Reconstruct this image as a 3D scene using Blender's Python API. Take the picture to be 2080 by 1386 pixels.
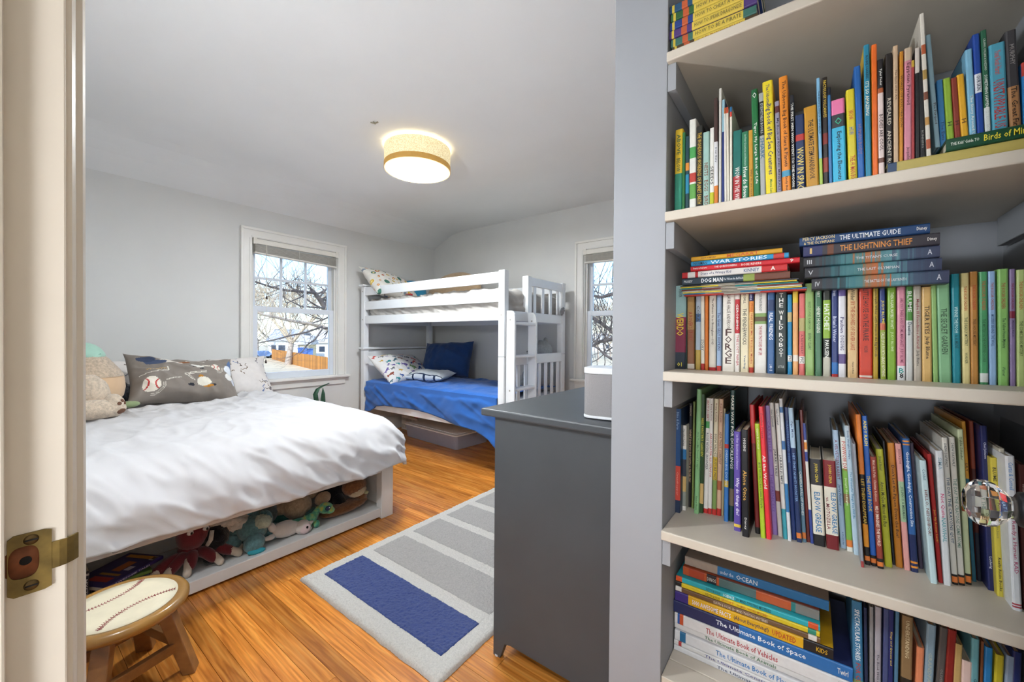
import bpy, math, random
import numpy as np
from math import sin, cos, pi, radians, sqrt, atan2, exp, floor, hypot
from mathutils import Matrix, Vector, noise

for o in list(bpy.data.objects): bpy.data.objects.remove(o)
S = bpy.context.scene
C = S.collection
random.seed(7)
def lin(c):
    if isinstance(c, str):
        c = c.lstrip('#'); c = [int(c[i:i+2], 16) for i in (0, 2, 4)]
    return tuple(((v/255)/12.92 if v/255 <= .04045 else ((v/255+.055)/1.055)**2.4) for v in c)

# ------------------------------------------------------------------ camera
EYE = 1.13
FPX = 809.0
YAW, PIT, ROL = radians(36.944), radians(.535), radians(.474)
_fw = Vector((-sin(YAW)*cos(PIT), cos(YAW)*cos(PIT), -sin(PIT)))
_rt = Vector((cos(YAW), sin(YAW), 0)); _up = _rt.cross(_fw)
_r2 = _rt*cos(ROL)+_up*sin(ROL); _u2 = _r2.cross(_fw)
cd = bpy.data.cameras.new('camera'); cam = bpy.data.objects.new('camera', cd); C.objects.link(cam)
cd.sensor_fit = 'HORIZONTAL'; cd.sensor_width = 36; cd.lens = 36*FPX/2080; cd.clip_start = .02; cd.clip_end = 500
m = Matrix((_r2, _u2, -_fw)).transposed().to_4x4(); m.translation = (0, 0, EYE)
cam.matrix_world = m
S.camera = cam
def ray(x, y): return _fw + _r2*((x-1040)/FPX) + _u2*((693-y)/FPX)
def on(x, y, ax, v):
    d = ray(x, y); o = Vector((0, 0, EYE)); i = 'XYZ'.index(ax)
    return o + d*((v-o[i])/d[i])

# ------------------------------------------------------------------ world, sun, exposure
w = bpy.data.worlds.new('sky'); S.world = w; w.use_nodes = True
nt = w.node_tree; nt.nodes.clear()
sk = nt.nodes.new('ShaderNodeTexSky'); sk.sky_type = 'NISHITA'; sk.sun_disc = False
sk.sun_elevation = radians(38); sk.sun_rotation = radians(150); sk.air_density = 1.0; sk.dust_density = .6; sk.altitude = 200
bg = nt.nodes.new('ShaderNodeBackground'); bg.inputs[1].default_value = .118
ow = nt.nodes.new('ShaderNodeOutputWorld')
tn = nt.nodes.new('ShaderNodeMix'); tn.data_type = 'RGBA'; tn.blend_type = 'MULTIPLY'; tn.inputs[0].default_value = 1; tn.inputs[7].default_value = (.78, .92, 1.12, 1)
nt.links.new(sk.outputs[0], tn.inputs[6]); nt.links.new(tn.outputs[2], bg.inputs[0]); nt.links.new(bg.outputs[0], ow.inputs[0])
sl = bpy.data.lights.new('sun', 'SUN'); sl.energy = 1.15; sl.angle = radians(1); sl.color = (1, .95, .88)
so = bpy.data.objects.new('sun', sl); C.objects.link(so); so.location = (20, -25, 30)
so.rotation_euler = Vector((-.55, .6, -.62)).to_track_quat('-Z', 'Y').to_euler()
vs = S.view_settings
vs.view_transform = 'Standard'; vs.look = 'None'; vs.gamma = 1; vs.exposure = 1.90; vs.use_curve_mapping = False
LAMP_W = 28.0       # emission of the ceiling lamp's diffuser
SIDE_W = 140.0      # emission of the unseen fill light added by the door
HALL_W = 19.0      # watts of the fill light added on the landing ceiling behind the camera

# ------------------------------------------------------------------ helpers
WM = {}
def tag(o, label=None, cat=None, group=None, kind=None):
    if label: o['label'] = label
    if cat: o['category'] = cat
    if group: o['group'] = group
    if kind: o['kind'] = kind
    return o
def thing(name, label, cat, loc=(0, 0, 0), rot=None, group=None, kind=None):
    o = bpy.data.objects.new(name, None); C.objects.link(o); o.empty_display_size = .05
    M4 = Matrix.Translation(Vector(loc))
    if rot is not None:
        M4 = M4 @ (rot.to_4x4() if hasattr(rot, 'to_4x4') else Matrix.Rotation(rot, 4, 'Z'))
    o.matrix_world = M4; WM[o.name] = M4
    return tag(o, label, cat, group, kind)

class MB:
    def __init__(s): s.v = []; s.f = []; s.c = []; s.col = None
    def add(s, vs, fs, col=None):
        n = len(s.v); s.v += [tuple(v) for v in vs]
        for f in fs: s.f.append(tuple(i+n for i in f)); s.c.append(col if col is not None else s.col)
        return s
    def box(s, a, b, R=None, col=None, pivot=None):
        (x0, y0, z0), (x1, y1, z1) = a, b
        vs = [Vector(p) for p in ((x0,y0,z0),(x1,y0,z0),(x1,y1,z0),(x0,y1,z0),(x0,y0,z1),(x1,y0,z1),(x1,y1,z1),(x0,y1,z1))]
        if R is not None:
            pv = Vector(pivot) if pivot is not None else (vs[0]+vs[6])/2
            vs = [R@(v-pv)+pv for v in vs]
        return s.add(vs, [(0,3,2,1),(4,5,6,7),(0,1,5,4),(1,2,6,5),(2,3,7,6),(3,0,4,7)], col)
    def bar(s, p, q, w, h, up=(0, 0, 1), col=None):
        p, q = Vector(p), Vector(q); d = (q-p).normalized(); u = Vector(up); sd = d.cross(u)
        if sd.length < 1e-4: sd = d.cross(Vector((1, 0, 0)))
        sd.normalize(); u = sd.cross(d)
        vs = []
        for e in (p, q):
            for a, b in ((-1,-1),(1,-1),(1,1),(-1,1)): vs.append(e+sd*a*w/2+u*b*h/2)
        return s.add(vs, [(0,1,2,3),(4,7,6,5),(0,4,5,1),(1,5,6,2),(2,6,7,3),(3,7,4,0)], col)
    def tube(s, pts, rad, n=8, cap=True, col=None, sq=1.0):
        pts = [Vector(p) for p in pts]; k = len(pts)
        if not hasattr(rad, '__len__'): rad = [rad]*k
        ref = None; vs = []
        for i, p in enumerate(pts):
            d = (pts[min(i+1, k-1)]-pts[max(i-1, 0)])
            if d.length < 1e-9: d = Vector((0, 0, 1))
            d.normalize()
            if ref is None:
                ref = d.cross(Vector((0, 0, 1)))
                if ref.length < .05: ref = d.cross(Vector((1, 0, 0)))
            a = (ref-d*ref.dot(d)).normalized(); ref = a; b = d.cross(a)
            for j in range(n):
                t = 2*pi*j/n; vs.append(p+(a*cos(t)+b*sin(t)*sq)*rad[i])
        fs = []
        for i in range(k-1):
            for j in range(n):
                fs.append((i*n+j, i*n+(j+1)%n, (i+1)*n+(j+1)%n, (i+1)*n+j))
        if cap: fs.append(tuple(range(n-1, -1, -1))); fs.append(tuple((k-1)*n+j for j in range(n)))
        return s.add(vs, fs, col)
    def cyl(s, p, q, r, r2=None, n=16, col=None): return s.tube([p, q], [r, r if r2 is None else r2], n, True, col)
    def lathe(s, prof, n=32, o=(0, 0, 0), R=None, col=None, caps=True):
        o = Vector(o); vs = []; k = len(prof)
        for r, z in prof:
            for j in range(n):
                t = 2*pi*j/n; v = Vector((r*cos(t), r*sin(t), z)); vs.append((R@v if R is not None else v)+o)
        fs = [(i*n+j, i*n+(j+1)%n, (i+1)*n+(j+1)%n, (i+1)*n+j) for i in range(k-1) for j in range(n)]
        if caps and prof[0][0] > 1e-6: fs.append(tuple(range(n-1, -1, -1)))
        if caps and prof[-1][0] > 1e-6: fs.append(tuple((k-1)*n+j for j in range(n)))
        return s.add(vs, fs, col)
    def ell(s, c, r, R=None, n=20, k=12, fz=0, fs_=6.0, seed=0, col=None, pw=1.0):
        """ellipsoid; fz = fluffy displacement"""
        c = Vector(c); vs = []; fs = []
        for i in range(k+1):
            ph = pi*i/k
            for j in range(n):
                t = 2*pi*j/n
                q = Vector((sin(ph)*cos(t), sin(ph)*sin(t), cos(ph)))
                if pw != 1: q = Vector([math.copysign(abs(a)**pw, a) for a in q])
                v = Vector((q.x*r[0], q.y*r[1], q.z*r[2]))
                if fz:
                    dn = noise.noise(q*fs_+Vector((seed*3.1, seed, 0)))+.6*noise.noise(q*fs_*2.3+Vector((0, seed, 5)))
                    v += q*fz*dn
                if R is not None: v = R@v
                vs.append(v+c)
        for i in range(k):
            for j in range(n): fs.append((i*n+j, (i+1)*n+j, (i+1)*n+(j+1)%n, i*n+(j+1)%n))
        return s.add(vs, fs, col)
    def prism(s, poly, d0, d1, ax='z', col=None):
        def P(a, b, d):
            return {'z': (a, b, d), 'y': (a, d, b), 'x': (d, a, b)}[ax]
        n = len(poly); vs = [P(a, b, d0) for a, b in poly]+[P(a, b, d1) for a, b in poly]
        fs = [tuple(range(n-1, -1, -1)), tuple(range(n, 2*n))]+[(i, (i+1) % n, n+(i+1) % n, n+i) for i in range(n)]
        return s.add(vs, fs, col)
    def grid(s, fn, nu, nv, colfn=None):
        n = len(s.v)
        for i in range(nu+1):
            for j in range(nv+1): s.v.append(tuple(fn(i/nu, j/nv)))
        for i in range(nu):
            for j in range(nv):
                a = n+i*(nv+1)+j; s.f.append((a, a+nv+1, a+nv+2, a+1))
                s.c.append(colfn((i+.5)/nu, (j+.5)/nv) if colfn else s.col)
        return s

def mesh_from(mb, name, X=None):
    me = bpy.data.meshes.new(name)
    vs = mb.v if X is None else [tuple(X@Vector(v)) for v in mb.v]
    me.from_pydata(vs, [], mb.f)
    if any(c is not None for c in mb.c):
        at = me.color_attributes.new('Col', 'FLOAT_COLOR', 'CORNER')
        arr = []
        for f, c in zip(mb.f, mb.c):
            l = (*lin(c), 1) if c is not None else (1, 1, 1, 1)
            for _ in f: arr.extend(l)
        at.data.foreach_set('color', arr)
    return me
def part(name, mb, mat, parent=None, local=False, smooth=False, bevel=0, sub=0, solid=0, fix=True, kind=None):
    X = None
    if parent is not None and not local: X = WM[parent.name].inverted()
    me = mesh_from(mb, name, X)
    if fix:
        import bmesh
        bm = bmesh.new(); bm.from_mesh(me); bmesh.ops.recalc_face_normals(bm, faces=bm.faces); bm.to_mesh(me); bm.free()
    if mat is not None: me.materials.append(mat)
    if smooth:
        me.polygons.foreach_set('use_smooth', [True]*len(me.polygons))
    o = bpy.data.objects.new(name, me); C.objects.link(o)
    if parent is not None:
        o.parent = parent; WM[o.name] = WM[parent.name]
    else: WM[o.name] = Matrix.Identity(4)
    if solid:
        md = o.modifiers.new('thick', 'SOLIDIFY'); md.thickness = solid; md.offset = -1
    if bevel:
        md = o.modifiers.new('bevel', 'BEVEL'); md.width = bevel; md.segments = 2; md.limit_method = 'ANGLE'
    if sub:
        md = o.modifiers.new('sub', 'SUBSURF'); md.levels = sub; md.render_levels = sub
    if kind: o['kind'] = kind
    return o
def solo(name, mb, mat, label, cat, group=None, kind=None, origin=None, **k):
    """one-mesh thing with its origin at its base"""
    vs = np.array(mb.v); c = Vector((vs[:, 0].mean(), vs[:, 1].mean(), vs[:, 2].min())) if origin is None else Vector(origin)
    mb.v = [tuple(Vector(v)-c) for v in mb.v]
    o = part(name, mb, mat, **k); o.location = c; WM[o.name] = Matrix.Translation(c)
    return tag(o, label, cat, group, kind)
def struct(name, mb, mat, **k):
    o = part(name, mb, mat, **k); o['kind'] = 'structure'; return o
def dup(o, M4=None, parent=None):
    c = o.copy(); C.objects.link(c); c.parent = parent
    if M4 is not None: c.matrix_world = M4
    for ch in o.children: dup(ch, None, c)
    return c

# ------------------------------------------------------------------ materials
MATS = {}
def _n(t, k, **kw):
    n = t.nodes.new('ShaderNode'+k)
    for a, b in kw.items(): setattr(n, a, b)
    return n
def M(name, col, rough=.5, var=.06, scale=14, bump=0, bscale=120, metal=0, spec=.5, sheen=0, attr=False, rnd=0, stretch=None, coat=0, bdist=.002, detail=3, trans=0, gen=False):
    if name in MATS: return MATS[name]
    m = bpy.data.materials.new(name); m.use_nodes = True; t = m.node_tree; b = t.nodes['Principled BSDF']
    b.inputs['Roughness'].default_value = rough; b.inputs['Metallic'].default_value = metal
    b.inputs['Specular IOR Level'].default_value = spec
    if sheen: b.inputs['Sheen Weight'].default_value = sheen; b.inputs['Sheen Roughness'].default_value = .5
    if coat: b.inputs['Coat Weight'].default_value = coat; b.inputs['Coat Roughness'].default_value = .1
    if trans: b.inputs['Transmission Weight'].default_value = trans
    tc = _n(t, 'TexCoord'); mp = _n(t, 'Mapping'); t.links.new(tc.outputs['Generated' if gen else 'Object'], mp.inputs[0])
    if stretch: mp.inputs['Scale'].default_value = stretch
    nz = _n(t, 'TexNoise'); nz.inputs['Scale'].default_value = scale; nz.inputs['Detail'].default_value = detail
    t.links.new(mp.outputs[0], nz.inputs['Vector'])
    rp = _n(t, 'MapRange'); rp.inputs[1].default_value = .3; rp.inputs[2].default_value = .7
    rp.inputs[3].default_value = 1-var; rp.inputs[4].default_value = 1+var
    t.links.new(nz.outputs[0], rp.inputs[0])
    hs = _n(t, 'HueSaturation'); t.links.new(rp.outputs[0], hs.inputs['Value'])
    if rnd:
        oi = _n(t, 'ObjectInfo'); r2 = _n(t, 'MapRange'); r2.inputs[3].default_value = 1-rnd; r2.inputs[4].default_value = 1+rnd
        t.links.new(oi.outputs['Random'], r2.inputs[0]); mu = _n(t, 'Math', operation='MULTIPLY')
        t.links.new(rp.outputs[0], mu.inputs[0]); t.links.new(r2.outputs[0], mu.inputs[1]); t.links.new(mu.outputs[0], hs.inputs['Value'])
    if attr:
        a = _n(t, 'VertexColor'); a.layer_name = 'Col'; t.links.new(a.outputs[0], hs.inputs['Color'])
    else: hs.inputs['Color'].default_value = (*lin(col), 1)
    t.links.new(hs.outputs[0], b.inputs['Base Color'])
    if bump:
        n2 = _n(t, 'TexNoise'); n2.inputs['Scale'].default_value = bscale; n2.inputs['Detail'].default_value = 4
        t.links.new(mp.outputs[0], n2.inputs['Vector'])
        bp = _n(t, 'Bump'); bp.inputs['Strength'].default_value = bump; bp.inputs['Distance'].default_value = bdist
        t.links.new(n2.outputs[0], bp.inputs['Height']); t.links.new(bp.outputs[0], b.inputs['Normal'])
    MATS[name] = m; return m
def emit(name, col, st):
    m = M(name, col, .6); b = m.node_tree.nodes['Principled BSDF']
    b.inputs['Emission Color'].default_value = (*lin(col), 1); b.inputs['Emission Strength'].default_value = st
    return m
def glassy(name, tint, gloss=.06, rough=.02):
    if name in MATS: return MATS[name]
    m = bpy.data.materials.new(name); m.use_nodes = True; t = m.node_tree; t.nodes.clear()
    o = _n(t, 'OutputMaterial'); mx = _n(t, 'MixShader'); tr = _n(t, 'BsdfTransparent'); gl = _n(t, 'BsdfGlossy'); fr = _n(t, 'Fresnel')
    tr.inputs[0].default_value = (*tint, 1); gl.inputs['Roughness'].default_value = rough; fr.inputs[0].default_value = 1.25+gloss
    t.links.new(fr.outputs[0], mx.inputs[0]); t.links.new(tr.outputs[0], mx.inputs[1]); t.links.new(gl.outputs[0], mx.inputs[2]); t.links.new(mx.outputs[0], o.inputs[0])
    MATS[name] = m; return m

WALL = M('wall_paint', '#d9d9d7', .75, .02, 3, .08, 300)
CEIL = M('ceiling_paint', '#e9eaea', .85, .02, 2, .06, 90)
TRIM = M('trim_paint', '#e6e4df', .35, .02, 8)
JAMB = M('jamb_paint', '#d9cfc0', .4, .03, 10, .05, 40)
CLOSET = M('closet_paint_shaded', '#9b9ea3', .6, .02, 5, .05, 200)  # wall paint made darker: the closet's shade is put into this colour
SHELF = M('shelf_paint', '#cfc6b7', .45, .03, 9, .05, 60)
WHITE = M('white_lacquer', '#eceded', .35, .02, 8)
PRINT = M('printed_cover', '#ffffff', .38, .05, 60, attr=True, spec=.4)
PRINTM = M('printed_cloth', '#ffffff', .85, .04, 30, .15, 500, attr=True, spec=.2, sheen=.1)
PAGES = M('page_block', '#d8cdb6', .85, .12, 1, 0, stretch=(400, 3, 3))
# ================================================================== the room
XA, YB, ZC = -4.08, 3.66, 2.47          # window wall, back wall, ceiling
XR = -.44                                # right wall (side of the closet)
SUBFL = M('subfloor_dark', '#2a1608', .8)
def floor_mat():
    m = M('oak_plank', '#c5742a', .24, .0, 1, coat=.15); t = m.node_tree; b = t.nodes['Principled BSDF']
    for n in list(t.nodes):
        if n.bl_idname in ('ShaderNodeHueSaturation', 'ShaderNodeMapRange', 'ShaderNodeTexNoise'): t.nodes.remove(n)
    mp = [n for n in t.nodes if n.bl_idname == 'ShaderNodeMapping'][0]; tc = [n for n in t.nodes if n.bl_idname == 'ShaderNodeTexCoord'][0]
    oi = _n(t, 'ObjectInfo'); off = _n(t, 'VectorMath', operation='MULTIPLY_ADD')
    cx = _n(t, 'CombineXYZ'); sc = _n(t, 'Math', operation='MULTIPLY'); sc.inputs[1].default_value = 37
    t.links.new(oi.outputs['Random'], sc.inputs[0])
    for i in range(3): t.links.new(sc.outputs[0], cx.inputs[i])
    off.inputs[1].default_value = (1, 1, 1)
    t.links.new(tc.outputs['Object'], off.inputs[0]); t.links.new(cx.outputs[0], off.inputs[2]); t.links.new(off.outputs[0], mp.inputs[0])
    mp.inputs['Scale'].default_value = (1.6, 24, 24)
    n1 = _n(t, 'TexNoise'); n1.inputs['Scale'].default_value = 2.2; n1.inputs['Detail'].default_value = 5; n1.inputs['Distortion'].default_value = .8
    t.links.new(mp.outputs[0], n1.inputs['Vector'])
    cr = _n(t, 'ValToRGB'); e = cr.color_ramp.elements
    e[0].position = .28; e[0].color = (*lin('#a55f22'), 1); e[1].position = .72; e[1].color = (*lin('#e09a48'), 1)
    x = cr.color_ramp.elements.new(.5); x.color = (*lin('#cf8234'), 1)
    t.links.new(n1.outputs[0], cr.inputs[0])
    # fine growth lines
    wv = _n(t, 'TexWave'); wv.inputs['Scale'].default_value = 1.2; wv.inputs['Distortion'].default_value = 9; wv.inputs['Detail'].default_value = 3; wv.inputs['Detail Scale'].default_value = 1.4
    wv.bands_direction = 'Y'
    m2 = _n(t, 'Mapping'); m2.inputs['Scale'].default_value = (1.1, 16, 16); t.links.new(off.outputs[0], m2.inputs[0]); t.links.new(m2.outputs[0], wv.inputs['Vector'])
    mr = _n(t, 'MapRange'); mr.inputs[3].default_value = .86; mr.inputs[4].default_value = 1.06; t.links.new(wv.outputs['Fac'], mr.inputs[0])
    r2 = _n(t, 'MapRange'); r2.inputs[3].default_value = .70; r2.inputs[4].default_value = 1.22; t.links.new(oi.outputs['Random'], r2.inputs[0])
    mu = _n(t, 'Math', operation='MULTIPLY'); t.links.new(mr.outputs[0], mu.inputs[0]); t.links.new(r2.outputs[0], mu.inputs[1])
    hs = _n(t, 'HueSaturation'); t.links.new(cr.outputs[0], hs.inputs['Color']); t.links.new(mu.outputs[0], hs.inputs['Value'])
    hs.inputs['Saturation'].default_value = 1.0
    t.links.new(hs.outputs[0], b.inputs['Base Color'])
    bp = _n(t, 'Bump'); bp.inputs['Strength'].default_value = .12; bp.inputs['Distance'].default_value = .001
    t.links.new(n1.outputs[0], bp.inputs['Height']); t.links.new(bp.outputs[0], b.inputs['Normal'])
    return m
OAK = floor_mat()
fl = struct('floor', MB().box((-4.2, -1.8, -.12), (1.3, 3.78, -.016)), SUBFL)
rnd = random.Random(3)
PW = .0585
rows = int((3.655-.0)/PW)
unit = None
for r in range(rows):
    y0 = .0+r*PW; x = XA+.005-rnd.random()*.6
    while x < .36:
        L = rnd.uniform(.65, 1.65); x1 = x+L
        a, b = max(x, XA+.004), min(x1, .36)
        lim = XR-.004 if y0 > 1.03 else .36
        b = min(b, lim)
        if b-a > .05 and not (a > -.35 and y0 > .75):
            k = MB().box((-(b-a)/2+.0006, -PW/2+.0007, -.02), ((b-a)/2-.0006, PW/2-.0007, rnd.uniform(-.0004, 0.0)))
            o = part('plank', k, OAK, bevel=0); o.parent = fl; o.location = ((a+b)/2, y0+PW/2, 0)
        x = x1

def wall_hole(mb, ax, p0, p1, a0, a1, z1, h0, h1, hz0, hz1):
    """slab with a rectangular opening; ax = axis of thickness (p0..p1), a = extent along the wall"""
    def bx(u0, u1, w0, w1):
        if ax == 'X': mb.box((p0, u0, w0), (p1, u1, w1))
        else: mb.box((u0, p0, w0), (u1, p1, w1))
    bx(a0, h0, 0, z1); bx(h1, a1, 0, z1); bx(h0, h1, 0, hz0); bx(h0, h1, hz1, z1)
    return mb
struct('wall_left', wall_hole(MB(), 'X', -4.22, XA, -.075, 3.80, 2.31, 1.381+.085, 2.386-.085, .70, 2.03), WALL)
struct('wall_back', wall_hole(MB(), 'Y', YB, 3.80, XA, .6, 2.49, -1.94+.085, -.94-.085, .70, 2.03), WALL)
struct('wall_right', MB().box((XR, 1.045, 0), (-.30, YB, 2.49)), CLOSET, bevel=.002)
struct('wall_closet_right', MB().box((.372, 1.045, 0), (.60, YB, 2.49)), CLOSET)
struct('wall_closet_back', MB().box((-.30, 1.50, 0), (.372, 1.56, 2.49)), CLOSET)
struct('wall_entry', MB().box((.55, .045, 0), (.60, 1.045, 2.49)), WALL)
mb = MB().box((-4.22, -.075, 0), (-.552, .045, 2.49)).box((-.552, -.075, 2.035), (.19, .045, 2.49)).box((.19, -.075, 0), (.60, .045, 2.49))
struct('wall_near', mb, WALL)
# the flat ceiling runs down to the window wall in a shallow plaster cove
prof = [(1.35, 2.47), (-3.45, 2.47), (-3.58, 2.466), (-3.70, 2.452), (-3.80, 2.425), (-3.90, 2.388), (-4.0, 2.338), (-4.085, 2.292)]
mb = MB(); top = [(x, z) for x, z in prof]+[(-4.24, 2.292), (-4.24, 2.62), (1.35, 2.62)]
mb.prism(top, -1.85, 3.82, 'y')
struct('ceiling', mb, CEIL)
# landing behind the camera
HALL = M('landing_wall_paint', '#cfc9bf', .75)
struct('wall_landing_back', MB().box((-1.3, -1.85, 0), (1.35, -1.75, 2.49)), HALL)
struct('wall_landing_left', MB().box((-1.3, -1.75, 0), (-1.2, -.075, 2.49)), HALL)
struct('wall_landing_right', MB().box((1.25, -1.75, 0), (1.35, -.075, 2.49)), HALL)
struct('wall_landing_front', MB().box((.60, -.075, 0), (1.35, 0, 2.49)), HALL)
lw = thing('landing_fill_light', 'added unseen fill light shaped as a round ceiling lamp on the landing', 'lamp', (.1, -.95, 2.47))  # invented fixture, out of view, added as fill from the landing
part('base', MB().lathe([(.10, 2.47), (.16, 2.44), (.16, 2.42)], 24, (.1, -.95, 0)), TRIM, lw, smooth=True)
part('globe', MB().lathe([(.155, 2.42), (.15, 2.38), (.10, 2.34), (0, 2.325)], 24, (.1, -.95, 0)), emit('landing_fill_globe', '#f3f8ff', HALL_W), lw, smooth=True)

fl2 = thing('low_fill_light', 'added unseen fill light shaped as a globe floor lamp on the landing', 'lamp', (-.12, -.62, 0))  # invented low fixture behind the camera, added to brighten the shelves
part('foot', MB().lathe([(0, 0), (.13, 0), (.13, .012), (.02, .025), (.011, .04)], 28, (-.12, -.62, 0)), TRIM, fl2, smooth=True)
part('pole', MB().cyl((-.12, -.62, .03), (-.12, -.62, .72), .011, n=14), TRIM, fl2, smooth=True)
part('globe', MB().ell((-.12, -.62, .86), (.15, .15, .15), n=32, k=18), emit('low_fill_globe', '#f3f8ff', 9.0), fl2, smooth=True)

wl_ = thing('door_fill_light', 'added unseen fill light shaped as a small wall lamp beside the door', 'lamp', (-1.22, .045, 1.38))  # invented fixture hidden by the casing, added to brighten the bed foot
part('backplate', MB().lathe([(0, .012), (.035, .012), (.045, .004), (.045, 0)], 24, (-1.22, .0455, 1.38), Matrix.Rotation(-pi/2, 3, 'X')), TRIM, wl_, smooth=True)
part('arm', MB().tube([(-1.22, .055, 1.38), (-1.22, .082, 1.36), (-1.22, .086, 1.395)], .006, 8), TRIM, wl_, smooth=True)
part('globe', MB().ell((-1.22, .092, 1.45), (.034, .034, .055), n=24, k=14), emit('door_fill_globe', '#f4faff', SIDE_W), wl_, smooth=True)

# baseboards
struct('baseboard_left', MB().box((XA, .05, 0), (XA+.015, YB, .13)).box((XA, .05, .13), (XA+.008, YB, .145)), TRIM, bevel=.002)
struct('baseboard_back', MB().box((XA+.016, YB-.015, 0), (XR, YB, .13)).box((XA+.016, YB-.008, .13), (XR, YB, .145)), TRIM, bevel=.002)
struct('baseboard_right', MB().box((XR-.012, 1.06, 0), (XR, YB-.016, .12)), TRIM, bevel=.002)

# ------------------------------------------------------------------ doorway: jamb, stop, casing, strike plate
def trimd(name, mb, **k): return struct(name, mb, JAMB, **k)
trimd('trim_1', MB().box((-.552, -.075, 0), (-.53, .0452, 2.03)), bevel=.0015)               # strike jamb
trimd('trim_2', MB().box((-.53, -.045, 0), (-.517, .0105, 2.02)), bevel=.002)                # door stop
p = [(-.64, .045), (-.64, .064), (-.628, .066), (-.60, .0585), (-.566, .0575), (-.556, .0595), (-.548, .057), (-.545, .0525), (-.540, .0515), (-.5345, .049), (-.5345, .045)]
trimd('trim_3', MB().prism(p, 0, 2.12, 'z'))                                                  # casing on the room side
trimd('trim_4', MB().box((.17, -.075, 0), (.192, .045, 2.03)), bevel=.0015)                   # hinge jamb
trimd('trim_5', MB().box((-.552, -.075, 2.03), (.192, .045, 2.05)), bevel=.0015)
trimd('trim_6', MB().box((.18, .045, 0), (.27, .06, 2.12)), bevel=.002)
BRASS = M('aged_brass', '#7a6636', .5, .32, 60, .2, 150, metal=.55)
sp = thing('strike_plate', 'worn brass strike plate with two screws on the white door jamb', 'strike plate', (-.53, .025, .935))
def holed_plate():
    mb = MB(); X0, X1 = -.5305, -.5285
    outer = []
    N = 40; hc = (.0235, .9365); ha, hb = .0085, .0135
    def op(t):   # outer rectangle hit by the ray
        c, s = cos(t), sin(t); k = min((.0125 if c > 0 else .0118)/max(abs(c), 1e-6), .026/max(abs(s), 1e-6)); return hc[0]+c*k, hc[1]-.002+s*k
    vs = []
    for X in (X0, X1):
        for i in range(N):
            t = 2*pi*i/N; a = op(t); vs.append((X, a[0], a[1]))
        for i in range(N):
            t = 2*pi*i/N; vs.append((X, hc[0]-.003+ha*math.copysign(abs(cos(t))**.6, cos(t)), hc[1]+hb*math.copysign(abs(sin(t))**.75, sin(t))))
    fs = []
    for i in range(N):
        j = (i+1) % N
        fs += [(2*N+i, 2*N+j, 3*N+j, 3*N+i), (i, N+i, N+j, j), (N+i, 3*N+i, 3*N+j, N+j), (i, j, 2*N+j, 2*N+i)]
    return mb.add(vs, fs)
pl = part('plate', holed_plate(), BRASS, sp)
lip = MB()
path = [(-.5287, .0355), (-.5287, .0405), (-.5300, .0450), (-.5335, .0495), (-.5372, .0530)]
vs = []
for (x, y) in path:
    vs += [(x, y, .924), (x, y, .9475), (x-.0016, y-.0006, .9475), (x-.0016, y-.0006, .924)]
fs = [(0, 1, 2, 3), (16, 19, 18, 17)]
for i in range(4):
    for j in range(4): fs.append((i*4+j, i*4+(j+1) % 4, i*4+4+(j+1) % 4, i*4+4+j))
part('curved_lip', MB().add(vs, fs), BRASS, sp, bevel=.0006)
part('latch_hole', MB().lathe([(0, -.004), (.013, -.004), (.0135, .0008)], 20, (-.5302, .0205, .9365), Matrix.Rotation(pi/2, 3, 'Y')), M('rusty_wood', '#7a4526', .8, .25, 90), sp, smooth=True)
part('keeper_bore', MB().cyl((-.5300, .0215, .9375), (-.5285, .0215, .9375), .0035, n=14), M('black_hole', '#0c0806', .9), sp)
for zz in (.9545, .9155):
    s_ = part('screw', MB().lathe([(0, .0012), (.003, .0011), (.0044, .0003), (.0046, -.001)], 18, (-.5287, .0245, zz), Matrix.Rotation(pi/2, 3, 'Y')), M('dark_brass_screw', '#5d4a2b', .45, .2, 80, metal=.8), sp, smooth=True)
    part('slot', MB().box((-.5276, .0245-.0036, zz-.0006), (-.5272, .0245+.0036, zz+.0006)), M('black_hole', '#0c0806'), s_)

# the open bedroom door at the right edge of the view, with its glass knob
DA = radians(-4.0)
dr = thing('door_1', 'white open bedroom door with a clear glass knob', 'door', (.161, .055, 0), DA)
dr['kind'] = 'structure'
part('leaf', MB().box((0, .012, .012), (.035, .70, 2.015)), JAMB, dr, local=True, bevel=.002)
for z0, z1 in ((.22, .82), (1.02, 1.88)):
    part('raised_panel', MB().box((-.004, .12, z0), (.002, .56, z1)), JAMB, dr, local=True, bevel=.004)
GLASS = bpy.data.materials.new('clear_glass'); GLASS.use_nodes = True
gb = GLASS.node_tree.nodes['Principled BSDF']; gb.inputs['Transmission Weight'].default_value = 1; gb.inputs['Roughness'].default_value = .015; gb.inputs['IOR'].default_value = 1.5; gb.inputs['Base Color'].default_value = (.97, .98, .98, 1)
gb.inputs['Specular IOR Level'].default_value = .6
BLK = M('black_iron', '#0d0e12', .45, .05, 30, spec=.25)
RK = Matrix.Rotation(-pi/2, 3, 'Y')
kz = .945; ky = .632
KO = (-.012, ky, kz)
gp_ = [(0, .054), (.012, .0536), (.0195, .050), (.0255, .043), (.0265, .036), (.024, .027), (.018, .019), (.0125, .014), (.0125, .006), (.014, .003), (.014, 0)]
kn = part('knob', MB().lathe([(r, .003+z*.84) for r, z in gp_], 12, KO, RK), GLASS, dr, local=True)
part('facet_cap', MB().lathe([(0, .0502), (.008, .0500), (.0125, .0486)], 12, KO, RK), GLASS, kn, local=True)
part('collar', MB().lathe([(.0140, .0105), (.0185, .008), (.0195, .002), (.0195, -.004), (.017, -.006)], 28, KO, RK), BLK, kn, local=True, smooth=True)
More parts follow.
